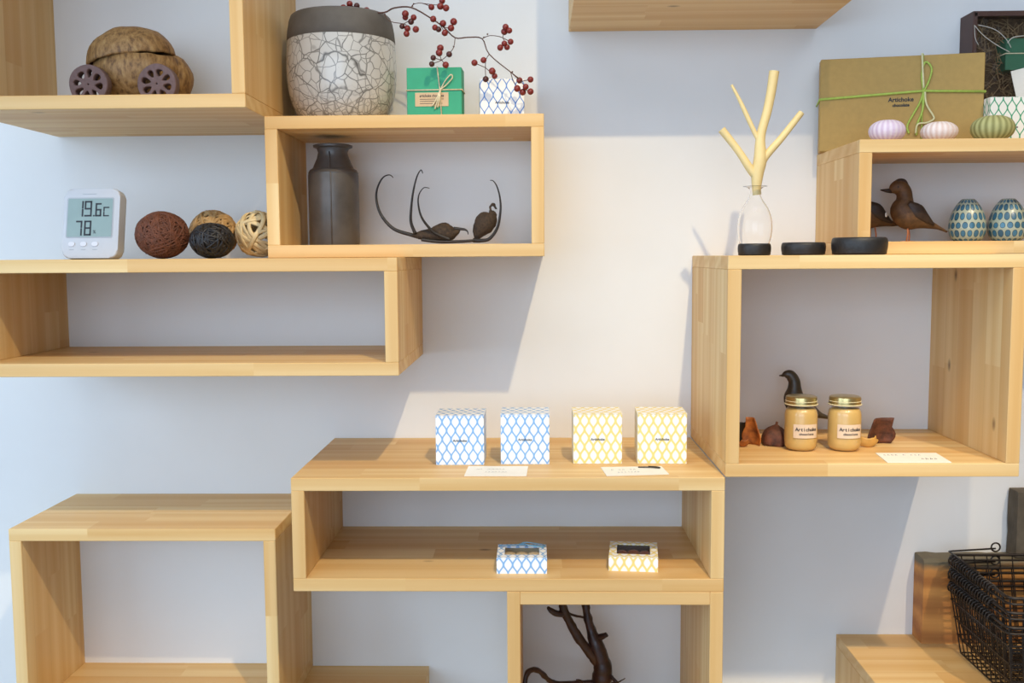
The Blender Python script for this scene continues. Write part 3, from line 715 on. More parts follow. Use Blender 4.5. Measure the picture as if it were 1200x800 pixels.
def tp(x, y, off=-.0030): q = tl(1000+x/4.705, 10+y/4.705); return (q[0], off, q[1])
l0 = tl(962, 117); l1 = tl(1152, 107.5); kx = tl(1081, 107)
bm = new_bm()
add_tube(bm, [(-.002, -.0026, l0[1]), (kx[0], -.0028, kx[1]), (Lx+.002, -.0026, l1[1])], .0018, 6)
add_tube(bm, [(-.002, -.0026, l0[1]), (-.0025, .036, l0[1]-.004)], .0013, 6); add_tube(bm, [(Lx+.002, -.0026, l1[1]), (Lx+.002, .036, l1[1])], .0018, 6)
add_tube(bm, [(kx[0], -.0026, .001), kx and (kx[0], -.0028, kx[1]), (kx[0]-.001, -.0026, HT+.0012), (kx[0]-.001, .02, HT+.0012)], .0010, 6)
obj('cord', bm, m_ribbon, tb, True)
bm = new_bm()
for P in ([(385, 455), (375, 380), (385, 312), (405, 298), (430, 335), (415, 400), (388, 455)], [(385, 460), (365, 520), (325, 590), (295, 650), (305, 690)], [(388, 460), (380, 560), (350, 640), (345, 700)]):
    add_tube(bm, crom([tp(x, y) for x, y in P], 4), .0015, 6)
add_ball(bm, tp(385, 457), .0026, 1); obj('bow', bm, m_ribbon, tb, True)
bm = new_bm()
for P in ([(392, 462), (400, 530), (438, 595), (436, 615), (400, 632), (352, 640), (340, 690)], [(385, 440), (380, 350), (376, 250)]): add_tube(bm, crom([tp(x, y, -.0042) for x, y in P], 4), .0014, 6)
obj('bow_tail', bm, m_ribbon2, tb, True, label='cream strand of the cord')
q = tl(1055.5, 117); text('box_print', 'Artichoke', .0085, tb, m_ink, (q[0], -.00155, q[1]), bold=.0002)
q = tl(1055.5, 123.5); text('box_print', 'chocolate', .0058, tb, m_ink, (q[0], -.00155, q[1]), bold=.0002)

MX0 = .634; MX1 = .90; MZ = pix(1142, 13, -.044).z-ZIt; MF = -.044
wb = thing('window_box', 'dark brown box with a cellophane front and shredded paper filling', 'box', (MX0, 0, ZIt))
bm = new_bm(); Wm = MX1-MX0
for q in ((0, Wm, -.003, -.001, 0, MZ), (0, .002, MF, -.003, 0, MZ), (Wm-.002, Wm, MF, -.003, 0, MZ), (.002, Wm-.002, MF, -.003, 0, .002), (.002, Wm-.002, MF, -.003, MZ-.002, MZ), (.002, .006, MF, MF+.001, .002, MZ-.002), (.002, Wm-.002, MF, MF+.001, MZ-.007, MZ-.002)): add_box(bm, *q)
obj('tray', bm, m_brownbox, wb)
bm = new_bm(); add_box(bm, .001, Wm-.001, MF-.0012, MF-.0008, .001, MZ-.001); obj('cellophane', bm, m_film, wb)
bm = new_bm()
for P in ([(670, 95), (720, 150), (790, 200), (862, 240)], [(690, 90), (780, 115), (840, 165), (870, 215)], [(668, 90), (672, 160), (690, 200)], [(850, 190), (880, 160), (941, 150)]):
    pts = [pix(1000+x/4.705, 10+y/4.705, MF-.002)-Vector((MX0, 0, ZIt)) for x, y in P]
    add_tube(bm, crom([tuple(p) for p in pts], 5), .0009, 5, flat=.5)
obj('fold_glint', bm, simple('film_glint', srgb(190, 184, 172), .08, var=.05, bmp=0, coat=.6), wb, True)  # pale strips put in as painted highlights along the film's creases
bm = new_bm(); rnd = random.Random(11)
for i in range(900):
    p = Vector((rnd.uniform(.006, Wm-.008), rnd.uniform(-.034, -.008), rnd.uniform(.004, MZ-.010))); d = Vector((rnd.gauss(0, 1), rnd.gauss(0, .25), rnd.gauss(0, 1))).normalized()*.012
    e = Vector((rnd.gauss(0, 1), rnd.gauss(0, .2), rnd.gauss(0, 1)))*.006
    P = [p-d, p+e, p+d]
    for q in P: q.x = min(max(q.x, .004), Wm-.004); q.z = min(max(q.z, .003), MZ-.004); q.y = min(max(q.y, -.036), -.005)
    add_tube(bm, P, .00055, 4, cap=False)
obj('shredded_paper', bm, m_straw, wb, kind='stuff')
bm = new_bm(); add_box(bm, .003, Wm-.003, -.0065, -.0035, .003, MZ-.003); obj('paper_bed', bm, simple('paper_bed', srgb(88, 68, 48), .9, var=.4, scale=160, bmp=.6), wb)
a = pix(1178, 82, -.041); b = pix(1245, 44, -.041)
g2 = thing('gift_box', 'dark green box lying behind the cellophane of the brown box', 'box', ((a.x+b.x)/2, -.0255, a.z))
bm = new_bm(); add_box(bm, -(b.x-a.x)/2, (b.x-a.x)/2, -.0150, .0150, 0, b.z-a.z); bevel(bm, .0006); obj('box_body', bm, m_dgreen, g2)
bm = new_bm(); ring_rect(bm, -(b.x-a.x)/2, (b.x-a.x)/2, -.0154, .0154, (b.z-a.z)*.52, .0008); obj('twine', bm, m_twine, g2, True)
a = pix(1190, 118, -.041)
pcard = obj('paper_card', (lambda bm: (add_box(bm, 0, .055, -.0004, .0004, 0, .045), bm)[1])(new_bm()), m_paper, None, loc=(a.x+.002, -.0419, a.z-.002), rot=(0, math.radians(-14), 0))
tag(pcard, 'white paper card slanting in the cellophane-fronted box', 'card')
a = pix(1159, 163, -.10); b = pix(1212, 113, -.10)
pb2 = card_box('patterned_box', 'green lattice box in front of the cellophane box behind the olive urchin', a.x, b.x, -.1, .045, ZIt, b.z-ZIt, m_grn)
text('box_print', 'Artichoke', .0046, pb2, m_ink, (0, -.0227, .026), bold=.00008)

def urchin(label, px, R, H, m, seed):
    c = pix(px, 155, -.155); bm = new_bm()
    pr = [(0, 0), (R*.55, .0005)]+[(R*math.cos(a)**.8, H*.5+H*.5*math.sin(a)) for a in [-1.2+.2*i for i in range(13)] if a < 1.45]+[(R*.14, H*.985), (R*.10, H*.93), (0, H*.92)]
    add_lathe(bm, pr, 100, mod=lambda t: 1+.008*math.cos(20*t))
    o = obj('sea_urchin', bm, m, None, True, loc=(c.x, -.155, ZIt), rot=(0, 0, seed)); return tag(o, label, 'sea urchin')
urchin('lilac sea urchin shell, leftmost of the three', 1039.5, .0238, .0300, urchin_mat('lilac_urchin', srgb(206, 184, 206), srgb(226, 214, 226)), .1)
urchin('pale pink sea urchin shell in front of the cord bow', 1100.5, .0238, .0270, urchin_mat('pink_urchin', srgb(218, 194, 184), srgb(234, 222, 218)), .5)
urchin('olive green sea urchin shell, largest of the three', 1163, .0278, .0345, urchin_mat('olive_urchin', srgb(134, 132, 78), srgb(178, 176, 118)), .3)

# ------------------------------------------------------------------ birds and eggs
def bird(label, st, y, Z, m, md, crest=None, wing=None, legs=(), d=1.4, name='bird_figure', beak=None, patch=None):
    k = d/FPX; org = pix(st[len(st)//2][0], 300, y); org.z = Z
    root = thing(name, label, 'bird figure', org)
    L = []
    for (px, py, h, wd) in st:
        p = pix(px, py, y)-org; L.append((p.x, p.y, p.z, h*k, wd*k))
    bm = new_bm(); add_loft(bm, crom(L, 5), 18); obj('body', bm, m, root, True)
    if beak:
        bm = new_bm(); P = [(pix(a, b, y)-org, r) for a, b, r in beak]
        add_tube(bm, [p for p, r in P], [r*k for p, r in P], 10); obj('beak', bm, md, root, True)
    if crest:
        bm = new_bm(); add_loft(bm, crom([tuple(pix(a, b, y)-org)+(h*k, wd*k) for a, b, h, wd in crest], 4), 14); obj('crest', bm, md, root, True)
    if wing:
        for s in (-1, 1):
            bm = new_bm(); add_loft(bm, crom([tuple(pix(a, b, y)-org+Vector((0, s*off*k, 0)))+(h*k, 2.2*k) for a, b, h, off in wing], 4), 12); obj('wing', bm, md, root, True)
    if patch:
        bm = new_bm(); p = pix(patch[0], patch[1], y)-org+Vector((0, -patch[2]*k, 0)); add_ball(bm, p, 2.6*k, 2, (.7, .5, 1.1)); obj('wing_patch', bm, m_paper, root, True, label='white wing patch')
    for (x0, y0, x1, off) in legs:
        p0 = pix(x0, y0, y)-org+Vector((0, off*k, 0)); p1 = pix(x1, y0+10, y)-org; p1.z = .0012; p1.y = p0.y
        bm = new_bm(); add_tube(bm, [p0, (p0+p1)/2+Vector((.001, 0, 0)), p1], .0011, 8)
        for a in (-.5, 0, .5, PI): add_tube(bm, [p1, p1+Vector((-math.cos(a)*.008, math.sin(a)*.006, -.0004))], .0007, 6)
        obj('leg', bm, m_leg if m is not m_birdm else m_birdm, root, True)
    # eyes
    return root
BI = [(1043.5, 223.5, 3.2, 3), (1048, 221, 7.2, 6), (1054, 219.5, 9.0, 7.5), (1059, 225, 8.8, 7.5), (1060, 234, 9.5, 9), (1059, 245, 15.5, 12), (1066, 253, 16.5, 13), (1078, 258, 10.5, 10), (1088, 262.5, 5.5, 6), (1099, 266.5, 2.4, 3), (1109.5, 271.5, 1.1, 2.2)]
b1 = bird('dark brown toy bird with a crest, in front of the other bird', BI, -.10, ZIi, m_bird, m_birdd,
     crest=[(1048, 215, 1.5, 3), (1053, 212, 2.6, 5), (1059, 213, 3.0, 5), (1063, 219, 2.0, 4)], beak=[(1045, 223.5, 3.0), (1038, 223.3, 2.2), (1031.7, 222.5, .6)],
     wing=[(1061, 238, 3, 9.5), (1070, 247, 8, 11.5), (1080, 255, 5.5, 9.5), (1092, 263.5, 1.5, 5)], legs=[(1062, 265, 1061, -4), (1066, 265, 1067, 4)])
bird('toy bird mostly hidden at the left inside of the upper right shelf', [(992, 226, 3, 3), (998, 224, 8, 7), (1003, 227, 9, 8), (1006, 236, 9, 9), (1008, 247, 14, 12), (1018, 253, 15, 13), (1029, 256, 11, 10), (1039, 260, 5.5, 6), (1048, 262.5, 2.6, 3), (1054.5, 262.5, 1.2, 2.2)], -.068, ZIi, m_bird, m_birdd,
     beak=[(993.5, 226.5, 2.8), (988, 226, 1.8), (983, 225.5, .5)], wing=[(1012, 238, 3, 9), (1022, 246, 8, 11.5), (1032, 254, 5.5, 9.5), (1043, 261, 1.5, 5)], legs=[(1024, 266, 1025, -4), (1021, 266, 1020, 4)], patch=(1034.5, 252, 11))
for bx, by, bo in ((1050, 219.5, 6.8),):
    bm = new_bm(); p = pix(bx, by, -.10)-b1.location+Vector((0, -bo*1.4/FPX, 0)); add_ball(bm, p, .0011, 2); obj('eye', bm, m_ink, b1, True)
bird('smooth dark carved bird standing behind the left jar', [(917, 439.5, 1.4, 1.4), (920.5, 438.5, 4.2, 3.5), (926, 439.5, 6.2, 5), (930.5, 446, 6.8, 6), (931, 455, 8.2, 7.5), (931, 466, 13, 10), (938, 475, 15, 11), (949, 481, 9.5, 8), (960, 486, 4, 5), (971, 489, 2, 3.5)], -.095, ZCi, m_birdm, m_birdm,
     beak=[(918, 439.7, 1.9), (913, 440, .5)], legs=[(934, 487, 933, -3), (938, 487, 939, 3)])

def egg(label, px, R, H, rot):
    c = pix(px, 265, -.11); bm = new_bm()
    pr = [(0, 0)]+crom([(R*.62, .0), (R*.86, H*.09), (R*.99, H*.25), (R, H*.38), (R*.93, H*.55), (R*.79, H*.72), (R*.60, H*.86), (R*.42, H*.95), (R*.33, H*.985)], 3)+[(R*.2, H*.985), (0, H*.97)]
    add_lathe(bm, pr, 48); o = obj('ceramic_egg', bm, m_egg, None, True, loc=(c.x, -.11, ZIi), rot=(0, 0, rot)); return tag(o, label, 'egg')
egg('blue spotted ceramic egg beside the toy bird tail', 1133.5, .0246, .0600, .4)
egg('blue spotted ceramic egg at the right edge of the photo', 1180.5, .0256, .0600, 2.1)

# ------------------------------------------------------------------ jars, dried pods, card inside the square shelf
def jar(label, x, y):
    root = thing('jam_jar', label, 'jar', (x, y, ZCi)); R = .0225
    bm = new_bm(); add_lathe(bm, crom([(0, .0004), (R*.82, .0004), (R*.97, .005), (R, .012), (R, .048), (R*.95, .0545), (R*.84, .0585), (R*.84, .0635)], 3), 48)
    obj('glass', bm, m_jarglass, root, True)
    bm = new_bm(); add_lathe(bm, [(0, .0016), (R*.80, .0016), (R*.92, .0055), (R*.955, .012), (R*.955, .048), (R*.90, .0535), (R*.79, .0575), (0, .0575)], 48); obj('cream_filling', bm, m_cream, root, True)
    bm = new_bm(); add_lathe(bm, [(R*.86, .0615), (R*.95, .0613), (R*.955, .0628), (R*.92, .0634), (R*.92, .0705), (R*.90, .0724), (R*.84, .0732), (0, .0732)], 48); smooth_angle(obj('lid', bm, m_gold, root, True), 40)
    bm = new_bm(); add_tube(bm, [(R*.95*math.cos(a), R*.95*math.sin(a), .0625) for a in [2*PI*i/40 for i in range(40)]], .0007, 6, closed=True); add_tube(bm, [(R*.93*math.cos(a), R*.93*math.sin(a), .067) for a in [2*PI*i/40 for i in range(40)]], .0004, 6, closed=True)
    obj('lid_rim', bm, m_goldseal, root, True)
    bm = new_bm(); a0, a1, n = -PI/2-.70, -PI/2+.82, 14; rr = R*1.012
    A = [[bm.verts.new((rr*math.cos(a0+(a1-a0)*i/n), rr*math.sin(a0+(a1-a0)*i/n), z)) for z in (.0190, .0375)] for i in range(n+1)]
    for i in range(n): bm.faces.new((A[i][0], A[i+1][0], A[i+1][1], A[i][1]))
    lb = obj('paper_label', bm, m_labelp, root, True)
    # lettering wrapped on the glass, one letter to a mesh
    def wrap(word, z, size, step):
        for i, ch in enumerate(word):
            a = -PI/2+.08+(i-(len(word)-1)/2)*step; r2 = rr+.0002
            text('label_letter', ch, size, root, m_ink, (r2*math.cos(a), r2*math.sin(a), z), (PI/2, 0, a+PI/2), bold=.00012)
    wrap('Artichoke', .0306, .0066, .142); wrap('chocolate', .0245, .0042, .098)
    return root
JX1 = pix(938.5, 500, -.184).x; JX2 = pix(989.5, 500, -.186).x
jar('left jar of caramel cream with a gold lid', JX1, -.184)
jar('right jar of caramel cream with a gold lid', JX2, -.186)

def husk(name, label, px, py, y, m, wd, ht, curl, rot, lean=0, z=ZCi, thick=.0014, seed=0, tip=.3):
    """curled dried petal: a bent, solid shell"""
    rnd = random.Random(seed); bm = new_bm(); nu, nv = 10, 8; G = []
    for j in range(nv+1):
        v_ = j/nv; half = wd/2*(1-(1-tip)*v_**1.8)*(.78+.22*math.sin(PI*min(v_*1.6, 1)))
        row = []
        for i in range(nu+1):
            u_ = i/nu*2-1; a = u_*curl
            r = half/max(math.sin(curl), .3) if curl < PI/2 else half
            row.append(bm.verts.new((r*math.sin(a), r*(1-math.cos(a))*1.0+.25*ht*v_*v_, ht*v_+.0012*NZ.noise(Vector((u_*2, v_*3, seed))))))
        G.append(row)
    for j in range(nv):
        for i in range(nu): bm.faces.new((G[j][i], G[j][i+1], G[j+1][i+1], G[j+1][i]))
    bmesh.ops.recalc_face_normals(bm, faces=bm.faces[:]); bmesh.ops.solidify(bm, geom=bm.faces[:], thickness=thick)
    c = pix(px, py, y)
    bmesh.ops.rotate(bm, verts=bm.verts[:], cent=(0, 0, 0), matrix=Matrix.Rotation(rot, 3, 'Z') @ Matrix.Rotation(lean, 3, 'X'))
    zm = min(v.co.z for v in bm.verts)
    o = obj(name, bm, m, None, True, loc=(c.x, y, z-zm)); return tag(o, label, 'dried petal')
husk('dried_petal', 'black dried husk against the left inside of the square shelf', 868, 505, -.130, m_blackball, .028, .028, 1.0, PI-.3, .1, seed=1, tip=.9)
husk('dried_petal', 'orange-brown dried petal standing upright at far left', 884, 512, -.150, m_petal, .032, .039, .95, PI-.75, .04, seed=2, tip=.55)
husk('dried_petal', 'flat orange dried petal at the foot of the upright one', 871, 512, -.168, m_petal, .020, .012, .9, .2, .9, seed=6, tip=.6)
bm = new_bm(); c = pix(907, 516, -.150)
add_lathe(bm, crom([(0, 0), (.0160, 0), (.0182, .005), (.0172, .013), (.0128, .021), (.0050, .0265), (.0022, .0285), (.0018, .0320), (0, .0325)], 3), 32, mod=lambda t: 1+.07*math.cos(5*t)+.03*math.sin(9*t))
for v in bm.verts: v.co += Vector((.001, .001, .0005))*NZ.noise(v.co*300)
tag(obj('dried_pod', bm, m_husk, None, True, loc=(c.x, -.150, ZCi), rot=(.05, .1, 0)), 'speckled brown cone-shaped pod left of the jars', 'seed pod')
husk('dried_petal', 'dark brown curled husk standing at the right of the jars', 1024, 514, -.145, m_husk, .052, .037, 1.0, PI+.45, .02, seed=4, tip=.9)
husk('dried_petal', 'yellow dried husk lying in front of the curled brown one', 1018, 518, -.172, m_yhusk, .034, .013, 1.0, .1, .55, seed=5, tip=.8)

def card(label, pts, z, marks, clip=False):
    """small paper card lying on a board: pts are its four corners (x, y) anticlockwise from the front left"""
    root = thing('price_card', label, 'card', (pts[0][0], pts[0][1], z)); bm = new_bm(); P = [Vector((p[0]-pts[0][0], p[1]-pts[0][1], 0)) for p in pts]
    A = [bm.verts.new(p+Vector((0, 0, .0002))) for p in P]; Bv = [bm.verts.new(p+Vector((0, 0, .0010))) for p in P]
    bm.faces.new(A[::-1]); bm.faces.new(Bv)
    for i in range(4): bm.faces.new((A[i], A[(i+1) % 4], Bv[(i+1) % 4], Bv[i]))
    obj('paper', bm, m_paper, root)
    ux = (P[1]-P[0]); uy = (P[3]-P[0]); rot = math.atan2(ux.y, ux.x)
    for body, u_, v_, size, m in marks:
        p = P[0]+ux*u_+uy*v_; rg = random.Random(body*7+int(size*9999)); bm = new_bm(); x = -body/2*size*.62
        for i in range(body):      # faint handwritten strokes, too small to read in the photograph
            h_ = size*rg.uniform(.25, .5); q_ = [(x, -h_, 0), (x+size*.18, h_, 0), (x+size*.34, -h_*.5, 0), (x+size*.48, h_*.6, 0)]
            if rg.random() > .15: add_tube(bm, [q for q in q_[:rg.choice((3, 4))]], .00032, 4, flat=.3)
            x += size*.62
        obj('card_print', bm, m, root, loc=(p.x, p.y, .0011), rot=(0, 0, rot))
    if clip:
        bm = new_bm(); C0 = P[0]+ux*.60+uy*.80; C1 = P[0]+ux*.93+uy*.62
        add_tube(bm, crom([tuple(C0+Vector((0, 0, .0018))), tuple((C0+C1)/2+Vector((0, -.001, .0026))), tuple(C1+Vector((0, 0, .0022))), tuple(C1+Vector((-.003, .005, .0022))), tuple((C0+C1)/2+Vector((0, .006, .0020)))], 4), .0009, 6)
        obj('clip', bm, m_iron, root, True)
card('white price card lying in front of the blue patterned boxes', [(-.0904, -.267), (-.0104, -.2675), (-.0086, -.2114), (-.0887, -.2108)], ZEt, [(8, .40, .66, .008, m_faint), (7, .50, .35, .007, m_faint)])
card('white price card with a small clip in front of the yellow boxes', [(.0921, -.2681), (.1727, -.2588), (.1689, -.2127), (.0879, -.2174)], ZEt, [(7, .34, .60, .008, m_faint), (8, .42, .30, .007, m_faint)], True)
card('white price card on the floor of the square shelf beside the jars', [(.4459, -.2727), (.5257, -.2733), (.5304, -.2146), (.4512, -.2139)], ZCi, [(11, .42, .74, .008, m_faint), (4, .74, .34, .009, m_ink)])

# ------------------------------------------------------------------ cube boxes and flat boxes of the centre shelf
def cube_box(label, x0, x1, yf, h, m, yaw=0, lid=0):
    r = card_box('patterned_box', label, x0, x1, yf, .060, ZEt, h, m, yaw)
    text('box_print', 'Artichoke', .0046, r, m_ink, (0, -.0302, h*.50), bold=.00008)
    W = x1-x0; bm = new_bm(); add_box(bm, -W/2-.0003, W/2+.0003, -.0300, .0303, h+.0002, h+.0010)
    obj('top_flap', bm, m, r, rot=(lid, 0, 0) if lid else None)
    return r
cube_box('blue lattice cube box, leftmost on the wide centre shelf', -.1333, -.0680, -.2005, .0670, m_blue)
cube_box('blue lattice cube box, second from left, right of the first', -.0457, .0202, -.1963, .0678, m_blue)
cube_box('yellow lattice cube box with the taller top, beside the blue pair', .0526, .1183, -.1943, .0675, m_yel)
cube_box('yellow lattice cube box at right against the square shelf', .1402, .2062, -.1948, .0675, m_yel, math.radians(-2))
def flat_box(label, x0, x1, yf, dep, h, m, yaw, fill_mat, kind):
    W = x1-x0; root = thing('window_gift_box', label, 'box', ((x0+x1)/2, yf+dep/2, ZEi), (0, 0, yaw))
    bm = new_bm(); t_ = .0012
    wx, wy0, wy1 = W/2-.010, -dep/2+.014, dep/2-.012
    for q in ((-W/2, W/2, -dep/2, -dep/2+t_, 0, h), (-W/2, W/2, dep/2-t_, dep/2, 0, h), (-W/2, -W/2+t_, -dep/2+t_, dep/2-t_, 0, h), (W/2-t_, W/2, -dep/2+t_, dep/2-t_, 0, h), (-W/2+t_, W/2-t_, -dep/2+t_, dep/2-t_, 0, t_),
              (-W/2, W/2, -dep/2, wy0, h, h+t_), (-W/2, W/2, wy1, dep/2, h, h+t_), (-W/2, -wx, wy0, wy1, h, h+t_), (wx, W/2, wy0, wy1, h, h+t_)): add_box(bm, *q)
    obj('box_body', bm, m, root)
    bm = new_bm(); add_box(bm, -wx-.002, wx+.002, wy0-.002, wy1+.002, h-.0004, h-.0001); obj('clear_window', bm, m_film, root)
    bm = new_bm(); add_box(bm, -W/2+t_, W/2-t_, dep/2-t_-.001, dep/2-t_-.0002, t_, h-.001); obj('liner', bm, m_cookie if kind == 'cookie' else m_brownbox, root)
    if kind == 'cookie':
        for i in range(3):
            bm = new_bm(); add_lathe(bm, [(0, 0), (.0078, 0), (.0088, .003), (.0075, .007), (0, .0085)], 20); obj('round_sweet', bm, fill_mat, root, True, loc=((i-1)*.0165, .001, .0105))
            bm = new_bm(); add_box(bm, -.008, .008, -.012, .012, 0, .008); obj('paper_tray', bm, m_paper, root, loc=((i-1)*.0165, .001, t_))
    else:
        for i in range(3):
            bm = new_bm(); add_ball(bm, (0, 0, .0), .0092, 2, (1, 1.1, .6)); obj('chocolate_piece', bm, fill_mat, root, True, loc=((i-1)*.0155, .002+.003*(i % 2), .0112))
        bm = new_bm(); add_box(bm, -wx-.004, wx+.004, -dep/2+.004, dep/2-.004, t_, .0065); obj('brown_tray', bm, m_choc, root)
    return root
f1 = flat_box('flat blue lattice box with a clear window, tied with pale blue string', -.0502, .0155, -.2559, .0605, .0200, m_blue, 0, m_cookie, 'cookie')
bm = new_bm()
for P in ([(-.004, .030, .0215), (.004, .016, .026), (.012, .010, .0250), (.030, .012, .0225)], [(-.002, .032, .0215), (.006, .018, .0275), (.030, .018, .0240)], [(-.031, .02, .0222), (.0, .022, .0228), (.031, .018, .0222)]): add_tube(bm, crom(P, 4), .0007, 6)
obj('string', bm, m_bluetw, f1, True)
flat_box('flat yellow lattice box with a clear window over brown chocolates', .1003, .1645, -.2465, .070, .0178, m_yel, math.radians(-6), m_choc, 'choc')

# ------------------------------------------------------------------ root under the centre shelf
ro = pix(700, 760, -.12); ro.z = ZF
rt = thing('driftwood_root', 'dark twisted root with forked branches inside the lower centre shelf', 'driftwood', ro)
def rp(x, y, d=0): return pix(600+x/8, 700+y/8, -.12+d)-ro
kr = 1.38/FPX/8
bm = new_bm()
def limb(P, R, d0=0, d1=0, n=12):
    N = len(P); st = crom([tuple(rp(x, y, d0+(d1-d0)*i/(N-1)))+(r*kr,) for i, ((x, y), r) in enumerate(zip(P, R))], 5)
    for i in range(len(st)):
        q = st[i]; st[i] = (q[0], q[1], max(q[2], q[3]*.8+.0005), q[3])
    add_tube(bm, [q[:3] for q in st], [q[3]*(1+.16*NZ.noise(Vector(q[:3])*90)) for q in st], n)
limb([(640, 1010), (720, 960), (800, 860), (840, 760), (850, 650), (810, 500), (765, 370), (712, 200), (690, 70), (668, -60), (650, -110)], [50, 70, 84, 92, 92, 82, 56, 42, 38, 32, 20])
limb([(800, 620), (740, 530), (640, 400), (545, 240), (490, 130), (470, 40), (430, -60)], [44, 48, 46, 42, 38, 32, 18], 0, -.03)
limb([(490, 150), (430, 150), (380, 130), (335, 95)], [30, 30, 26, 16], -.02, -.03, 10)
limb([(500, 130), (560, 160), (640, 180), (700, 190)], [10, 12, 13, 14], -.02, 0, 8)
limb([(790, 380), (845, 365), (885, 345)], [34, 30, 24], 0, -.01, 10)
limb([(820, 800), (640, 800), (520, 805), (400, 800), (330, 760), (270, 700), (205, 675), (150, 700), (125, 770), (120, 900), (150, 1010)], [34, 26, 24, 24, 24, 24, 26, 26, 24, 22, 18], 0, -.06, 10)
limb([(890, 700), (930, 740), (980, 800), (1060, 900), (1120, 1010)], [20, 18, 18, 18, 15], 0, -.03, 8)
limb([(780, 820), (700, 830), (640, 780), (600, 770)], [16, 14, 10, 6], 0, -.03, 8)
limb([(860, 860), (960, 900), (1010, 1010)], [30, 26, 22], 0, .05, 10)
limb([(930, 800), (1000, 790), (1060, 755)], [8, 7, 4], -.02, -.04, 6)
for v in bm.verts: v.co += Vector((NZ.noise(v.co*180), NZ.noise(v.co*180+Vector((9, 0, 0))), 0))*.0014
obj('root_wood', bm, m_drift, rt, True)

# ------------------------------------------------------------------ old wood and wire baskets at the lower right
bx = pix(1083, 655, -.038)
bm = new_bm(); uvd = None
X0b, X1b, Hb = bx.x, 1.00, bx.z-ZK
N = 26; A = []
for i in range(N+1):
    x = (X1b-X0b)*i/N; h = Hb+(.0022*NZ.noise(Vector((x*40, 0, 0))) if i else 0)
    A.append([bm.verts.new(p) for p in ((x, -.038, 0), (x, -.038, h-.006), (x, -.034, h-.001), (x, -.002, h), (x, 0, h-.002), (x, 0, 0))])
for i in range(N):
    for k_ in range(6): bm.faces.new((A[i][k_], A[i+1][k_], A[i+1][(k_+1) % 6], A[i][(k_+1) % 6]))
bm.faces.new(A[0][::-1]); bm.faces.new(A[-1])
tag(obj('wood_block', bm, m_block, None, loc=(X0b, -.0005, ZK)), 'thick old orange-brown plank standing on edge behind the baskets', 'wood plank')
gx = pix(1192, 576, -.03)
bm = new_bm(); add_box(bm, 0, .20, -.034, -.004, 0, gx.z-ZK-Hb-.001)
bmesh.ops.subdivide_edges(bm, edges=bm.edges[:], cuts=5, use_grid_fill=True)
for v in bm.verts: v.co += Vector((NZ.noise(v.co*60), 0, NZ.noise(v.co*60+Vector((5, 5, 5)))*(1 if v.co.z > .02 else 0)))*.002
tag(obj('wood_board', bm, m_grey, None, loc=(gx.x, 0, ZK+Hb+.001)), 'weathered grey board standing at the right edge of the photo', 'wood plank')

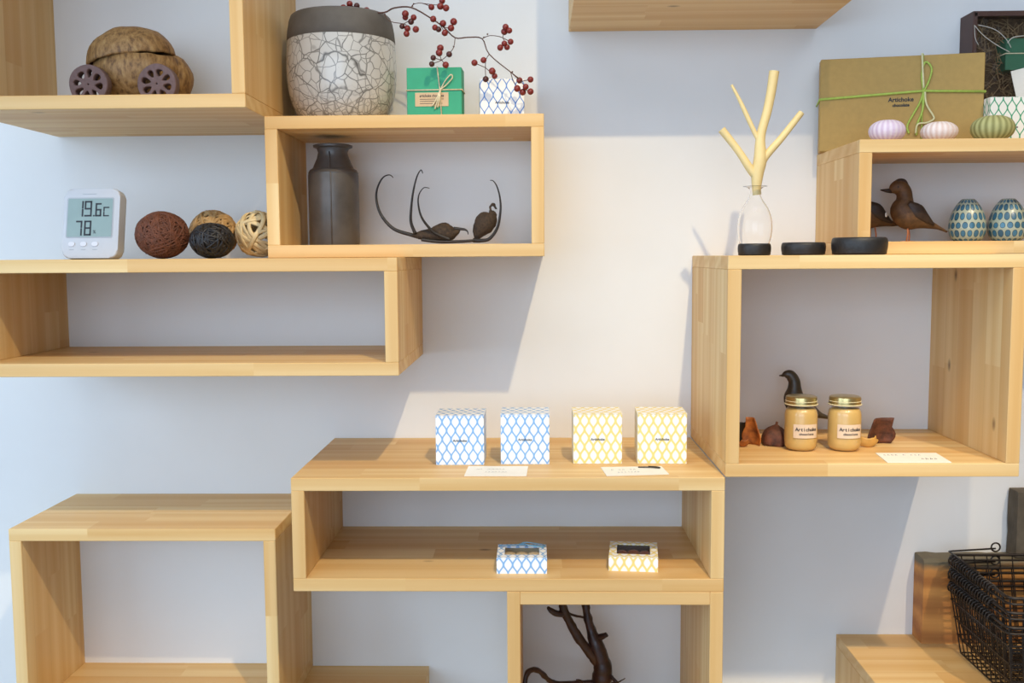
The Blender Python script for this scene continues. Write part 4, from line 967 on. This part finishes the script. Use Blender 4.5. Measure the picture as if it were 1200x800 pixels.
def basket(label, zb):
    X0, X1, Y0, Y1, H = .618, .90, -.245, -.058, .105
    root = thing('wire_basket', label, 'basket', ((X0+X1)/2, (Y0+Y1)/2, zb), group=None)
    hw, hd = (X1-X0)/2, (Y1-Y0)/2; ins = .016
    def P(u_, v_, t_): return Vector((u_*(hw-ins*(1-t_)), v_*(hd-ins*(1-t_)), .0012+(H-.0012)*t_))
    bm = new_bm()
    c4 = [P(-1, -1, 1), P(1, -1, 1), P(1, 1, 1), P(-1, 1, 1)]
    rr = []
    for i in range(4):
        p, q = c4[i], c4[(i+1) % 4]; pr = c4[i-1]
        for s in range(5):
            a = PI/2*s/4; e1 = (pr-p).normalized()*.012; e2 = (q-p).normalized()*.012
            rr.append(p+e1*(1-math.sin(a))+e2*(1-math.cos(a)))
    add_tube(bm, rr, .0022, 6, closed=True); add_tube(bm, [p-Vector((0, 0, .008)) for p in rr], .0017, 6, closed=True)
    obj('rim', bm, m_iron, root, True)
    bm = new_bm(); r = .00095
    def side(u0, v0, u1, v1, n):
        for i in range(1, n):
            t = i/n; u_, v_ = u0+(u1-u0)*t, v0+(v1-v0)*t
            add_tube(bm, [P(u_, v_, 0), P(u_, v_, 1)], r, 4, cap=False)
    side(-1, -1, 1, -1, 15); side(-1, 1, 1, 1, 15); side(-1, -1, -1, 1, 11); side(1, -1, 1, 1, 11)
    for u_, v_ in ((-1, -1), (1, -1), (1, 1), (-1, 1)): add_tube(bm, [P(u_, v_, 0), P(u_*.985, v_*.985, 1)], r*1.2, 4, cap=False)
    for t in (0, .25, .5, .75):
        q = [P(-1, -1, t), P(1, -1, t), P(1, 1, t), P(-1, 1, t)]
        for i in range(4): add_tube(bm, [q[i], q[(i+1) % 4]], r*1.15, 4, cap=False)
    for i in range(1, 18): u_ = -1+2*i/18; add_tube(bm, [P(u_, -1, 0), P(u_, 1, 0)], r, 4, cap=False)
    for i in range(1, 12): v_ = -1+2*i/12; add_tube(bm, [P(-1, v_, 0), P(1, v_, 0)], r, 4, cap=False)
    obj('wire_mesh', bm, m_iron, root, kind='stuff')
    for s in (-1, 1):     # wire wound round the side rims
        bm = new_bm(); pts = []; turns = 17
        for i in range(turns*8+1):
            t = i/(turns*8); a = 2*PI*turns*t
            pts.append(Vector((s*hw+.0050*math.cos(a), -hd*.55+(hd*1.45)*t, H-.004+.0072*math.sin(a))))
        add_tube(bm, pts, .0013, 5); obj('side_coil', bm, m_iron, root, True)
    bm = new_bm()        # folded handle: two wires lying along the back rim, ending in an eye
    ex = .070-hw
    add_tube(bm, [Vector((-hw, -hd*.1, H+.0055)), Vector((-hw+.001, hd, H+.0055)), Vector((-hw+.004, hd+.001, H+.0055)), Vector((ex, hd+.001, H+.0095))], .0014, 6)
    add_tube(bm, [Vector((ex+.0065*math.cos(a), hd+.001, H+.0115+.0065*math.sin(a))) for a in [2*PI*i/20 for i in range(20)]], .0013, 6, closed=True)
    obj('handle', bm, m_iron, root, True)
    return root
basket('lowest of the three nested black wire baskets', ZK+.0002)
basket('middle of the three nested black wire baskets', ZK+.0202)
basket('topmost of the three nested black wire baskets', ZK+.0402)
